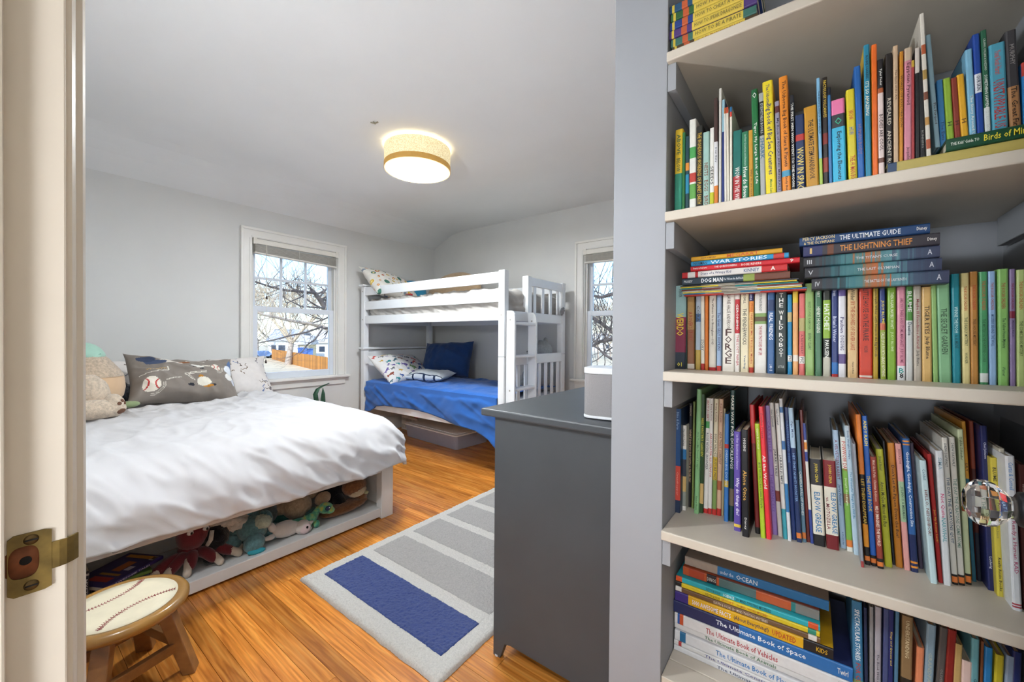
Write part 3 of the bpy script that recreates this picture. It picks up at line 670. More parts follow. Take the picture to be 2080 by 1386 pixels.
C3 = {3: (1340, 400, 3.466), 4: (1700, 400, 3.466)}
row3 = [
 (3,100,180,1208,107,628,'teal and crimson','#8fb0ae',dict(s=1,b=((.38,.42,'#8a2a4a'),(.42,.8,'#7b2642'),(.8,1,'#1f2a38')),t=(('WEIRDO',.33,.6,'#e3c62f',.62),('WEAVER',.04,.14,'#22333c',.3),('01',.92,.97,'#e0d04a',.4,'u')))),
 (3,193,243,1210,193,655,'tan and brown','#a9854e',dict(s=1,b=((.5,1,'#8a5a3c'),(.93,.99,'#d8cfc2')),t=(("A ROVER'S STORY",.28,.64,'#9a3324',.6),))),
 (3,250,286,1212,254,655,'sand and blue','#a7b6c4',dict(s=1,b=((.3,.4,'#4a6a94'),(.75,1,'#b59a4a')),t=(('CORA',.2,.4,'#2a3038',.5),))),
 (3,289,315,1214,288,652,'slim cream','#e3dccb',dict(s=1,b=((.92,1,'#b8322c'),),t=(('STORY',.62,.76,'#59626a',.7),))),
 (3,318,340,1216,318,640,'slim orange','#d9782c',dict(s=1,)),
 (3,345,394,1218,348,648,'off-white','#ddd6c8',dict(s=1,b=((.96,1,'#b42a2c'),),t=(('The Watsons Go to Birmingham—1963',.12,.68,'#4b3b30',.4),))),
 (3,400,433,1216,402,640,'powder blue','#8fa4c0',dict(s=1,b=((.94,1,'#b03a34'),),t=(('The Great GILLY HOPKINS',.3,.76,'#27325a',.6),))),
 (3,440,525,1222,445,635,'thick white','#ddd8cd',dict(s=1,t=(('LAURIE HALSE ANDERSON',.1,.5,'#55463c',.3),('F',.5,.58,'#43241f',.5,'u'),('O',.585,.665,'#43241f',.55,'u'),('R',.67,.745,'#43241f',.55,'u'),('G',.75,.83,'#43241f',.55,'u'),('E',.835,.91,'#43241f',.5,'u')))),
 (3,528,562,1226,530,690,'white and red','#e2dcd6',dict(s=1,b=((.06,.5,'#b52a33'),),t=(('GERONIMO',.12,.46,'w',.45),('THE LOST NINJA',.52,.92,'#a92c34',.6)))),
 (3,568,626,1228,570,632,'pale cream','#ddd3b4',dict(s=1,t=(('BIRDSALL',.04,.2,'#55504a',.3),('THE PENDERWICKS',.26,.68,'#3b3a36',.45),('Yearling',.8,.96,'#5b6b84',.32)))),
 (3,628,660,1228,630,632,'navy and apricot','#e0b777',dict(s=1,b=((0,.17,'#232a5c'),(.17,.3,'#d98a3a'),(.94,1,'#b03a2c')),t=(('Greene',.02,.16,'#c9cfe8',.6),('Philip Hall Likes Me, I Reckon Maybe',.2,.9,'#b4502c',.55)))),
 (3,667,750,1236,670,615,'white with green photo','#dcd9d2',dict(s=1,b=((.33,.45,'#7d9a5a'),(.37,.42,'#5b4a34')),t=(('KIMBERLY BRUBAKER BRADLEY',.04,.31,'#5d5c5a',.34),('THE WAR THAT SAVED MY LIFE',.47,.8,'#a33a44',.5)))),
 (3,757,808,1240,760,588,'denim blue','#375f92',dict(s=1,b=((.21,.33,'#2d3f66'),),t=(('REAL FRIENDS',.35,.64,'#e3e8ee',.52),(':01',.9,.97,'#cfd8e4',.4)))),
 (3,814,895,1242,816,612,'dark slate','#283433',dict(s=1,t=(('PETER',.02,.06,'#b9c0bd',.5,'u'),('T',.11,.155,'w',.32,'u'),('H',.165,.21,'w',.36,'u'),('E',.22,.265,'w',.34,'u'),('W',.3,.345,'w',.42,'u'),('I',.355,.4,'w',.2,'u'),('L',.41,.455,'w',.34,'u'),('D',.465,.51,'w',.36,'u'),('R',.545,.59,'w',.36,'u'),('O',.6,.645,'w',.38,'u'),('B',.655,.7,'w',.36,'u'),('O',.71,.755,'w',.38,'u'),('T',.765,.81,'w',.34,'u'),('LITTLE',.9,.94,'#b9c0bd',.5,'u')))),
 (3,901,932,1242,900,690,'blue with beige tags','#1f7fae',dict(s=1,b=((.22,.34,'#b9a878'),(.76,.84,'#d8d8d6')),t=(('PIC',.77,.84,'k',.5),))),
 (3,937,975,1246,936,620,'pale orange','#dfa56a',dict(s=1,b=((.06,.2,'#e0c23a'),(.78,.85,'#e0d8cc')),)),
 (3,980,1022,1248,982,682,'coral','#d06a66',dict(s=1,b=((.3,.46,'#b3a56e'),(.77,.86,'#ded8d2')),t=(('PIC',.78,.85,'k',.55),('A NEWBERY',.5,.74,'#7a2d2c',.4)))),
 (3,1026,1088,1250,1024,612,'pale green','#8fb069',dict(s=1,t=(('BEEZUS AND RAMONA',.2,.5,'#5c8040',.3),('BEVERLY CLEARY',.54,.72,'#3f6030',.35)))),
 (3,1095,1142,1255,1094,604,'moss green','#4a7658',dict(s=1,t=(('CLEARY',.03,.16,'#dfe6d6',.42),('HENRY HUGGINS',.26,.54,'#dfe6d6',.55)))),
 (3,1150,1204,1258,1150,595,'black and lime','#2a2f28',dict(s=1,b=((0,.08,'#7fa83c'),(.2,.6,'#8aae3a'),(.8,1,'#b9b7a8')),t=(('HATCHET',.24,.52,'#eef2e4',.68),('PAULSEN',.62,.8,'#e4e8de',.5)))),
 (3,1211,1256,1262,1210,592,'dark blue','#2e3d74',dict(s=1,b=((.85,.97,'#2f6fb4'),(.97,1,'#b03434')),t=(('Paulsen',.04,.16,'#c9d0e8',.5),("Brian's Winter",.37,.64,'#c4cce6',.6)))),
 (3,1259,1312,1255,1258,592,'white and violet','#dad9de',dict(s=1,b=((0,.16,'#6a5a9c'),(.76,.86,'#5c4c80')),t=(('Paulsen',.38,.54,'#3a3566',.5),('DOGSONG',.57,.72,'#3a3566',.5)))),
 (4,76,148,1268,76,580,'buff','#d4b482',dict(s=1,t=(('Wilder',.1,.22,'#4a3a24',.4),('BY THE SHORES OF SILVER LAKE',.23,.72,'#b0532c',.42),('Harper & Row',.84,.96,'#4a3a24',.25)))),
 (4,158,252,1274,156,582,'scarlet','#c33a22',dict(s=1,b=((.97,.99,'#e0d8cc'),),t=(('LITTLE HOUSE ON THE PRAIRIE',.1,.62,'#3a1410',.42),('WILDER',.67,.74,'#5a1a14',.3)))),
 (4,256,292,1270,256,628,'slim gold','#b0912a',dict(s=1,t=(('Laura Ingalls Wilder  Little House in the Big Woods',.03,.76,'#2d2713',.6),))),
 (4,308,347,1278,300,565,'blue and green stripe','#2f3f7c',dict(s=1,b=((.45,.52,'#c2644a'),(.52,1,'#8fa03a'),(0,.12,'#3a3c40')),t=(('JUDY BLUME',.23,.46,'#e6d44a',.6),('TALES OF A FOURTH GRADE NOTHING',.54,.97,'#e9e4c8',.6)))),
 (4,357,417,1280,356,574,'leaf green','#7aa52f',dict(s=1,t=(("THEN AGAIN, MAYBE I WON'T",.14,.5,'#dce6c0',.45),('JUDY BLUME',.53,.72,'#c6dc9c',.38)))),
 (4,425,484,1282,424,572,'rose pink','#d58ea0',dict(s=1,b=((.86,1,'#dfe0e2'),),t=(("ARE YOU THERE GOD? IT'S ME, MARGARET · JUDY BLUME",.2,.83,'#7c3450',.5),('B',.88,.93,'#1f8f88',.6,'u'),('8',.93,.98,'k',.5,'u')))),
 (4,488,536,1282,488,634,'white and green','#c8c9c6',dict(s=1,b=((0,.36,'#4f8a3e'),),t=(('BLUME',.05,.27,'w',.6),('Deenie',.38,.52,'#33404a',.6)))),
 (4,542,598,1282,538,628,'greige','#b5ab9c',dict(s=1,t=(('Maybe Ill Friendzone Asterell',.14,.66,'#8a2c34',.45),('Judy Blume',.68,.84,'#2a2422',.42)))),
 (4,602,672,1286,598,636,'wheat','#cfa968',dict(s=1,t=(('TIGER EYES',.2,.5,'#3c2c18',.48),('Judy Blume',.52,.76,'#2e2214',.5)))),
 (4,680,716,1290,662,560,'mint','#8ab06a',dict(s=1,)),
 (4,720,812,1298,700,545,'sage green','#7fae82',dict(s=1,t=(('THE SECRET GARDEN',.32,.74,'#38553c',.48),))),
 (4,818,876,1300,806,545,'deep teal','#1f7f8c',dict(s=1,t=(('WINNIE THE POOH',.3,.54,'#bfe0e0',.45),('A. A. MILNE',.56,.68,'#134a52',.4)))),
 (4,888,942,1304,876,538,'pale yellow','#d8c98c',dict(s=1,t=(('THE BOXCAR CHILDREN',.12,.34,'#b85a30',.42),('THE DEADLY MYSTERY',.4,.66,'#4e5534',.4),('WARNER',.72,.82,'#4e5534',.35)))),
 (4,946,1000,1306,938,528,'caramel','#b5803f',dict(s=1,t=(('THE BOXCAR CHILDREN',.12,.34,'#b5412a',.42),('TREE HOUSE MYSTERY',.42,.66,'#5a3a1a',.4)))),
 (4,1010,1070,1306,1002,530,'emerald','#4a9562',dict(s=1,b=((.9,.98,'#d8dcd8'),),t=(('THE BOXCAR CHILDREN',.08,.34,'#b5582e',.42),('THE MYSTERY IN THE FORTUNE COOKIE',.42,.8,'#275a36',.4)))),
 (4,1077,1128,1308,1066,525,'pale blue','#8fb0d4',dict(s=1,t=(('THE BOXCAR CHILDREN',.1,.34,'#a2584e',.42),('MYSTERY BEHIND THE WALL',.38,.66,'#37557c',.4)))),
 (4,1138,1216,1312,1132,510,'light green','#86b866',dict(s=1,t=(('THE BOXCAR CHILDREN',.12,.34,'#a2382c',.36),('The Yellow House Mystery',.42,.68,'#2e4f2c',.38),('Warner',.84,.92,'#2e4f2c',.3)))),
 (4,1222,1262,1312,1216,510,'mauve','#86749a',dict(s=1,b=((.36,.42,'#7c2438'),),t=(('THE BOXCAR CHILDREN',.12,.34,'#8c2c44',.45),('Mystery Ranch',.44,.58,'#3a2a52',.45)))),
 (4,1268,1330,1314,1266,515,'pistachio','#b8c982',dict(s=1,t=(('THE BOXCAR CHILDREN',.1,.34,'#b5582e',.4),('THE COMIC BOOK MYSTERY',.44,.74,'#4f5c2c',.4)))),
]
upright_row(C3, row3, 1.047, 1.15, 'third shelf', 'paperbacks on the third shelf', kindw='paperback', fixedY=1.150, depth=.135)

C4 = {5: (1340, 770, 3.85), 6: (1700, 770, 2.829)}
row4 = [
 (5,112,158,1040,120,232,'blue and red','#1f4674',dict(b=((.55,.88,'#c4483a'),(.88,1,'#22304a')),side='#1a3052',t=(('Bike & Farm',.03,.2,'#86a4c8',.4),('Grasshopper',.6,.84,'#e09484',.4)))),
 (5,166,203,1022,172,362,'white-topped patchwork','#d9d7cf',dict(b=((.28,.4,'#2b6ea0'),(.4,.6,'#3a3f4a'),(.6,.78,'#c9a86a'),(.78,.95,'#8a8f86')),t=(('Harold Series',.04,.24,'#3c3c3c',.4),))),
 (5,217,245,1000,230,190,'slim black','#1d1a1c',dict(t=(('YAMADA',.02,.12,'#a8907c',.5),('WHAT DO YOU DO WITH A PROBLEM?',.25,.76,'#b89a7c',.6)))),
 (5,248,264,1012,262,178,'slim olive','#7c8a4a'),
 (5,267,303,1050,290,80,'mint green','#86b880',dict(t=(('Are You My Friend Today?',.34,.64,'#3b6a40',.4),('Random House',.86,.97,'#2c5432',.4)))),
 (5,307,338,1046,324,120,'dark green','#2b4a26',dict(b=((.75,.92,'#c9a86a'),),t=(("MISS PANTER'S GARDEN",.2,.52,'#c8c23a',.6),))),
 (5,341,374,1046,364,150,'white and red','#e0ddd6',dict(b=((.2,.26,'#4b9a55'),(.96,1,'#c0302c')),t=(('BEATY ROBERTS',.02,.2,'#a33c34',.45),('ROSIE REVERE, ENGINEER',.3,.62,'#4a4a52',.6)))),
 (5,376,404,1055,391,152,'white and coral','#e3e0d9',dict(b=((.95,1,'#c0302c'),),t=(('Beaty Roberts',.04,.2,'#7a4a44',.45),('AARON SLATER, ILLUSTRATOR',.3,.68,'#b8392f',.62)))),
 (5,407,440,1060,427,155,'cream and gold','#ddd2b4',dict(b=((.5,.7,'#d2b23c'),(.7,.95,'#7f9a55'),(.95,1,'#c0302c')),t=(('Beaty Roberts',.04,.2,'#8a3a30',.45),('SOFIA VALDEZ, FUTURE PREZ',.3,.7,'#4f4436',.6)))),
 (5,443,478,1066,463,156,'peach','#d8b294',dict(b=((.7,.78,'#b0603c'),(.94,1,'#c0302c')),t=(('Beaty Roberts',.04,.2,'#8a3a30',.45),('ADA TWIST, SCIENTIST',.28,.56,'#6a4434',.6)))),
 (5,482,498,1066,500,232,'slim tan','#bfae86'),
 (5,501,534,1112,508,272,'medium blue','#3d7cc0',dict(b=((.28,.32,'#c03c34'),(.62,.68,'#d8b84a')),t=(('DREAM BIG, DO BIG',.34,.66,'#bcd4ea',.55),))),
 (5,538,577,1110,552,88,'dark teal','#163c38',dict(b=((.75,.88,'#7a6a54'),),t=(('MAKE WAY FOR DUCKLINGS',.04,.6,'#e4e6dc',.6),))),
 (5,580,634,1185,579,410,'violet','#5d4a9e',dict(b=((.93,.96,'#d8b84a'),),t=(('1st First Questions and Answers',.03,.38,'#c9bfe6',.35),('Why do things die?',.46,.84,'#ece8f4',.62)))),
 (5,644,700,1230,634,396,'matte black','#1c1b20',dict(d=.2,t=(('HIGGINS',.08,.2,'#d8d6d2',.35),('Alone Once',.38,.66,'#d0a04a',.55),('Disney',.82,.93,'#d8d6d2',.4)))),
 (5,714,726,1150,690,420,'slim ivory','#cfc8b6'),
 (5,748,786,1208,702,202,'crimson','#b52c2c',dict(b=((.3,.95,'#7b2422'),(.95,1,'#1c1a1a')))),
 (5,790,829,1242,742,350,'lime','#a8c02e',dict(t=(('BIG WORDS for Little People',.34,.74,'#4f5c1e',.55),('Curtis & Cornell',.04,.22,'#e2ecb0',.4)))),
 (5,834,874,1252,772,216,'bright red','#e0303a',dict(t=(('All the World',.37,.62,'w',.62),('Scanlon Frazee',.05,.24,'#7a1018',.45)))),
 (5,880,923,1216,822,208,'lilac','#8a72b0',dict(t=(('CARA BELLE',.12,.36,'#6a3c86',.5),('THE PRINCESS',.5,.85,'#6a4c96',.5)))),
 (5,926,962,1230,856,186,'pale grey','#c9c8c2',dict(b=((.66,.74,'#7c3a34'),),t=(('Gaia Cornwall',.05,.18,'#4a4c50',.45),('JABARI TRIES',.34,.56,'#35363c',.62)))),
 (5,965,1000,1250,898,190,'white and aqua','#d0cfca',dict(b=((.78,1,'#3a98a6'),),t=(('Gaia Cornwall',.04,.16,'#4a4c50',.45),('JABARI JUMPS',.38,.6,'#35363c',.66)))),
 (5,1003,1031,1266,932,154,'white and blue','#cfd4d8',dict(b=((.06,.1,'#3a6a9e'),(.3,.36,'#3a6a9e'),(.6,.8,'#3a7ab0')))),
 (5,1034,1069,1256,972,222,'midnight blue','#22366e',dict(t=(('SCRANIMALS DAVID SHARE',.1,.42,'#4a7ab8',.5),))),
 (5,1073,1113,1276,1004,226,'ice blue and navy','#a9c4da',dict(b=((.3,1,'#22325c'),(.93,.97,'#d97a3a')),t=(('Oge Mora',.08,.24,'#37507a',.5),('HEY THAT NIGHT! MONSTER',.34,.7,'#7aa0cc',.5)))),
 (5,1118,1148,1276,1060,322,'slate blue','#5f7f94',dict(b=((.92,.97,'#d97a3a'),),t=(('CARMELA FULL OF WISHES',.42,.78,'#e2e6e4',.6),))),
 (5,1151,1176,1276,1092,242,'dark red','#6b2a26'),
 (5,1180,1204,1286,1118,346,'white and indigo','#d6d3cc',dict(b=((0,.14,'#35458c'),(.16,.22,'#d98a3a'),(.24,.32,'#35458c'),(.72,1,'#35458c')))),
 (5,1206,1298,1262,1172,622,'black-capped thick','#dcd6c6',dict(Y=1.185,b=((0,.3,'#2c2b2f'),(.87,1,'#1d1c20')),t=(('JOHN CENA',.05,.27,'#d8c23a',.34),('ELBOW GREASE',.38,.84,'#2a74a4',.52)))),
 (5,1306,1406,1290,1276,632,'maroon-capped thick','#dcd6c6',dict(Y=1.185,b=((0,.3,'#7a2026'),(.84,1,'#6f1c22')),t=(('JOHN CENA',.05,.26,'#d8b83a',.3),('ELBOW GREASE',.36,.82,'#2a74a4',.4,0,.22),('vs. MOTOZILLA',.42,.78,'#7a2430',.3,0,-.25)))),
 (6,16,52,972,-60+45,400,'baby blue','#a4bdd4',dict(t=(('A VELVETEEN RABBIT',.08,.42,'#7a4458',.5),('Margery Bianco',.5,.72,'#34507c',.5),('A Doubleday',.86,.97,'#34507c',.35)))) if False else
 (5,1416,1462,1322,1350,400,'baby blue','#a4bdd4',dict(t=(('A VELVETEEN RABBIT',.08,.42,'#7a4458',.5),('Jerry Pinkney',.46,.64,'#34507c',.5),('A Doubleday',.86,.97,'#34507c',.35)))),
 (6,58,94,990,18,332,'white and green','#dddcd2',dict(b=((.28,.95,'#78a848'),(.5,.58,'#8a6a4a'),(.9,.96,'#d97a3a')),t=(('POWWOW DAY',.04,.3,'#b8342e',.62),('Joseph Goodnight',.36,.6,'#d8e6b8',.42)))),
 (6,98,130,1010,42,268,'pale sky','#b4cbd8',dict(t=(('Emily Wright Phillips',.04,.26,'#37507a',.42),('The Wonderful Things You Will Be',.36,.72,'#2f7fa8',.52)))),
 (6,140,157,1082,90,372,'slim grey','#8e939c',dict(b=((.95,1,'#a04040'),))),
 (6,163,194,1068,107,204,'orange and black','#d97a2a',dict(b=((.4,.73,'#1d1b1c'),(.73,.88,'#e0922e'),(.88,1,'#1d1b1c'),(.94,.97,'#d97a3a')),t=(('LET THEM DISAPPEAR',.43,.73,'#d8b03a',.6),))),
 (6,197,230,1073,142,212,'bright blue','#2a62b8',dict(b=((.93,1,'#1d1b1c'),(.95,.98,'#d97a3a')),t=(('ANDY RASH',.03,.2,'#e3d04a',.6),('THE HAPPY BOOK',.4,.64,'#e3c63a',.62)))),
 (6,234,271,1088,191,447,'red-brown','#8c3a2e',dict(b=((.91,1,'#1d1b1c'),(.94,.98,'#d97a3a')),t=(('Matt de la Peña · Christian Robinson',.03,.4,'#d8b8a4',.4),('MILO IMAGINES THE WORLD',.44,.8,'#ecdccc',.52)))),
 (6,277,321,1078,222,402,'yellow-green','#b3b534',dict(t=(('Stead Stead',.06,.18,'#55581c',.4),('Amos McGee Misses the Bus',.28,.66,'#4b4f1c',.5)))),
 (6,323,332,1070,262,358,'slim dark','#23262c',),
 (6,340,382,1080,289,367,'amber','#bd7a2a',dict(t=(("Don't Let the Pigeon Drive the Bus!",.18,.76,'#3b2410',.56),))),
 (6,389,424,1098,336,372,'pink and mint','#d89a94',dict(b=((.3,.62,'#9cb894'),),t=(('JESSICA LOVE',.04,.16,'#7a4450',.45),('JULIAN IS A MERMAID',.34,.6,'#4b6a58',.55)))),
 (6,428,471,1108,376,342,'navy with orange stripes','#2a5a94',dict(b=((.015,.025,'#d98a2e'),(.04,.05,'#d98a2e'),(.72,1,'#1f2a54'),(.92,.935,'#d98a2e'),(.955,.97,'#d98a2e')),t=(('Goodnight, Goodnight, Construction Site',.1,.66,'#dfe6ee',.55),))),
 (6,474,498,1090,417,368,'smoky plum','#43394a'),
 (6,540,580,1174,474,468,'pale aqua','#bcd4d8',dict(t=(('Cordell',.07,.16,'#5a7a84',.45),('HELLO, NEIGHBOR!',.23,.62,'#7a4a44',.5)))),
 (6,585,611,1170,518,432,'deep red','#a32624',dict(t=(('Just My Rotten Luck!',.4,.72,'#e3a83a',.62),))),
 (6,615,660,1184,566,412,'white with pink title','#cfd2d4',dict(t=(('SIMA',.05,.14,'#8aa4b0',.5),('Not Quite',.32,.5,'#b83a6a',.55),('NARWHAL',.5,.68,'#5a9aa0',.55)))),
 (6,664,699,1180,602,337,'cream with blue title','#d3d0c6',dict(b=((.93,1,'#1d1b1c'),(.945,.985,'#d97a3a')),t=(('DREW DAYWALT',.04,.2,'#4a4a4a',.42),('THE DAY THE CRAYONS QUIT',.27,.72,'#37526e',.62)))),
 (6,702,738,1184,643,334,'cream with rainbow title','#d3d0c6',dict(b=((.93,1,'#1d1b1c'),(.945,.985,'#d97a3a')),t=(('DREW DAYWALT',.04,.2,'#4a4a4a',.42),('THE DAY THE CRAYONS CAME HOME',.28,.75,'#6a8a7a',.6)))),
 (6,742,776,1180,692,289,'celery','#c2cba4',dict(b=((.93,1,'#1d1b1c'),(.945,.985,'#d97a3a'),(.5,.53,'#8a3a24')),t=(('Dahlia Schaefer',.05,.2,'#5c6a44',.45),))),
 (6,780,804,1164,716,244,'orange and teal','#d0922e',dict(b=((.36,1,'#2c5f70'),),t=(('LILY',.24,.34,'#3a2610',.6),))),
 (6,807,834,1160,758,242,'rust','#8a3f28',dict(b=((.3,.7,'#4a2018'),(.7,1,'#1e2430')))),
 (6,870,912,1214,822,268,'indigo','#22285a',dict(t=(('Chad Johnson',.1,.2,'#c9cde6',.45),('Ludwig',.78,.88,'#c9cde6',.45)))),
 (6,922,964,1248,880,452,'lemon','#c9b944',dict(t=(('BLUME',.07,.17,'#33301c',.5),('Freckle Juice',.42,.6,'#8a8444',.4),('Really Rosie Books',.72,.96,'#33301c',.5)))),
 (6,968,1002,1270,930,400,'beige and green','#c4bfae',dict(b=((.7,.95,'#8a9a4a'),))),
 (6,1012,1068,1328,968,442,'glossy white','#d6dade',dict(t=(('Curtis & Cornell',.04,.22,'#5a8ac0',.5),('Ready a Human RAD',.42,.76,'#a8486a',.55)),b=((.955,.965,'#a03040'),(.972,.982,'#a03040')))),
 (6,1074,1120,1330,1042,492,'cocoa','#5b302c',dict(t=(('Wemberly',.08,.3,'#c9b0a8',.4),))),
]
upright_row(C4, row4, .643, 1.16, 'fourth shelf', 'upright picture books on the fourth shelf', kindw='picture book')

C5 = {8: (1700, 1080, 4.529)}
row5 = [
 (8,165,262,1500,135,632,'blue-green tall','#3b79a0',dict(b=((.6,1,'#7f9a62'),),t=(('SPECTACULAR STORIES',.06,.45,'#e6ecec',.48),('FOR CURIOUS KIDS',.47,.85,'#b8402c',.45)))),
 (8,268,300,1500,246,700,'slim navy','#1f2c4c',),
 (8,308,345,1500,300,690,'slim grey','#8c8b8c'),
 (8,350,410,1500,352,690,'pale lilac grey','#a8a4ac',dict(t=(('The Book With No Pictures',.35,.7,'#4a464e',.35),))),
 (8,418,470,1500,432,710,'blue-violet','#46507c'),
 (8,472,520,1500,478,720,'deep blue','#252c66',dict(t=(('Kings and Queens and',.06,.5,'#d8c25a',.5),))),
 (8,524,560,1500,540,730,'steel blue','#4f7a98'),
 (8,585,690,1500,600,770,'brown photo','#8a6f4c',dict(b=((.45,1,'#2a2620'),),t=(('UNDERSTANDING',.03,.3,'#d8c8a0',.35),('KNIGHTS',.6,.8,'#d8b03a',.5)))),
 (8,700,770,1500,738,1060,'salmon','#dd8860',dict()),
 (8,775,862,1500,830,850,'dusty blue','#8aa4b4',dict(t=(('GRANDPA STORIES',.2,.6,'#b0b8a8',.4),))),
 (8,868,944,1500,950,880,'charcoal grey','#5a5552',dict(t=(('OLIVER JEFFERS',.1,.7,'#8f8a86',.4),))),
 (8,950,1035,1500,1022,900,'brick','#8f2a24',dict(t=(('A GUIDE',.45,.75,'#2a1210',.5),))),
 (8,1120,1220,1500,1150,1180,'blush pink','#e0c6bc',dict(t=(('Girls Like',.1,.7,'#b8485c',.5),))),
 (8,1040,1112,1500,1088,1030,'straw','#c2a468',dict()),
 (8,1225,1300,1500,1240,980,'aqua','#6aa4ac',dict(t=(('Gravity',.2,.45,'#24505a',.5),))),
 (8,1305,1330,1500,1330,1010,'slim brown','#7a4a2e'),
 (8,1335,1412,1500,1362,1060,'azure','#2f82c0',dict(t=(('Chicken & Family',.1,.6,'#dbe8f0',.4),))),
 (8,1416,1500,1500,1460,1130,'acid yellow','#c9bd34',dict(t=(('Day at a Cake',.1,.6,'#4b461c',.45),))),
 (8,1504,1590,1500,1560,1140,'grey-blue','#8fa4be',dict(t=(('Tomlinson',.1,.5,'#34425c',.4),))),
 (8,1594,1680,1500,1620,1100,'ultramarine','#27346e',dict(t=(('UNICORN',.1,.6,'#7a86c0',.4),))),
]
upright_row(C5, row5, .26, 1.14, 'bottom shelf', 'upright books on the bottom shelf', fixedY=1.165)

# ---- books lying flat: spine to the front, top of the book to the left
RF = Matrix(((0, 0, -1), (0, 1, 0), (1, 0, 0)))      # local x->Z, y->Y, z->-X
def flat(xl, xr, Y, z, th, col, desc, where, group, depth=.15, yaw=0, **o):
    pv = Vector(((xl+xr)/2, Y, z)); h = xr-xl
    R = Matrix.Rotation(yaw, 3, 'Z')@RF
    org = pv+Matrix.Rotation(yaw, 3, 'Z')@Vector((h/2, 0, 0))
    M4 = Matrix.Translation(org)@R.to_4x4()
    tx = [(q[0], q[1], q[2], cx(q[3]), *q[4:]) for q in o.get('t', ())]
    bands = [(a, b, cx(c_)) for a, b, c_ in o.get('b', ())]
    return book('book', th, min(depth, 1.488-Y), h, cx(col), M4, f"{desc} book lying flat {where}", 'book', group, bands, tx, soft=o.get('s', True), side=cx(o.get('side', col)))
def stack(crop, rows, z0, Y, group):
    """rows from the bottom up: (xl, xr in crop px, thickness m, colour, description, where, options)"""
    ox, oy, s = crop; z = z0
    for r in rows:
        xl, xr, ymid, th, col, desc, where = r[:7]; o = dict(r[7]) if len(r) > 7 else {}
        yy = o.pop('Y', Y)
        a = on(ox+xl/s, oy+ymid[0]/s, 'Y', yy); b = on(ox+xr/s, oy+ymid[1]/s, 'Y', yy)
        flat(a.x, b.x, yy, z, th-.0006, col, desc, where, group, **o)
        z += th
    return z
TOPB = 1.047+.196
S1 = (1340, 400, 3.466)
zz = TOPB
thin = ['#b8322c', '#3a7aa4', '#d8c04a', '#c9c4b8', '#7a3a34', '#2a8a8a', '#c9b43a', '#4a4a52']
nm = ['red', 'blue', 'pale yellow', 'ivory', 'dull maroon', 'teal', 'golden', 'charcoal']
for i in range(8):
    a = on(1340+(172-4*i)/3.466, 400+(640-9*i)/3.466, 'Y', 1.125); b = on(1340+(1035-10*i+14*sin(i*2))/3.466, 400+(545-9*i)/3.466, 'Y', 1.125)
    flat(a.x, b.x, 1.125+.002*sin(i*3), zz, .0031, thin[i], f'very thin {nm[i]}', 'in the low left pile on the third shelf', 'thin flat paperbacks on the third shelf', depth=.2, yaw=.01*sin(i*1.7),
         b=((.2, .5, '#8f8a80'),) if i % 2 else ((.36, .66, '#a49c90'),))
    zz += .0036
rowsA = [
 (160, 920, (540, 455), .0185, '#2b3c49', 'slate, green and brown comic', 'on the left pile of the third shelf', dict(b=((.6, .7, '#8a9a4a'), (.7, 1, '#6b3f30')), t=(('DOG MAN', .2, .41, '#e6e8ea', .62), ('For Whom the Ball Rolls', .42, .6, '#d0d6da', .42), ('PILKEY', .02, .11, '#d8dde0', .32)), yaw=.02, s=False)),
 (158, 900, (500, 395), .0165, '#d8d4d0', 'red and white checked', 'on the left pile of the third shelf', dict(b=((0, .06, '#b8282c'), (.14, .17, '#b8282c'), (.78, 1, '#bd2a2e')), t=(('Diary of a Wimpy Kid', .2, .5, '#2f3f6a', .5), ('KINNEY', .62, .76, '#3f5a80', .5), ('A', .86, .9, '#f0e8e0', .6)), yaw=-.01, s=False)),
 (220, 988, (425, 310), .0135, '#c4232e', 'bright red', 'on the left pile of the third shelf', dict(t=(('Beaty & Roberts', .03, .17, 'w', .42), ('THE QUESTIONEERS', .24, .46, 'w', .42), ('ROSIE REVERE', .5, .68, '#f0d8d0', .42), ('9', .92, .95, 'w', .6)), yaw=.02)),
 (222, 910, (385, 275), .0130, '#2a8fc0', 'sky blue', 'on the left pile of the third shelf', dict(b=((.86, .96, '#b83a34'),), t=(('NORMAN', .03, .18, '#16283a', .62), ('WAR STORIES', .22, .8, '#dfeaf0', .7)), yaw=.0)),
 (224, 865, (345, 230), .0120, '#cf9a26', 'mustard orange', 'topmost on the left pile of the third shelf', dict(t=(('MEGABAT', .42, .76, '#c2521e', .75), ('ANNA HUMPHREY', .12, .3, '#6a4410', .35)), yaw=.015)),
]
stack(S1, rowsA, zz, 1.122, 'books piled flat on the third shelf paperbacks')
S2 = (1340, 400, 3.466)
SW = dict(b=((0, .12, '#2b2b30'), (.12, .2, '#3a3a40'), (.24, .46, '#2f6a74'), (.46, .56, '#b0643a'), (.56, .7, '#4f8a92'), (.7, .97, '#3a4560')), s=False)
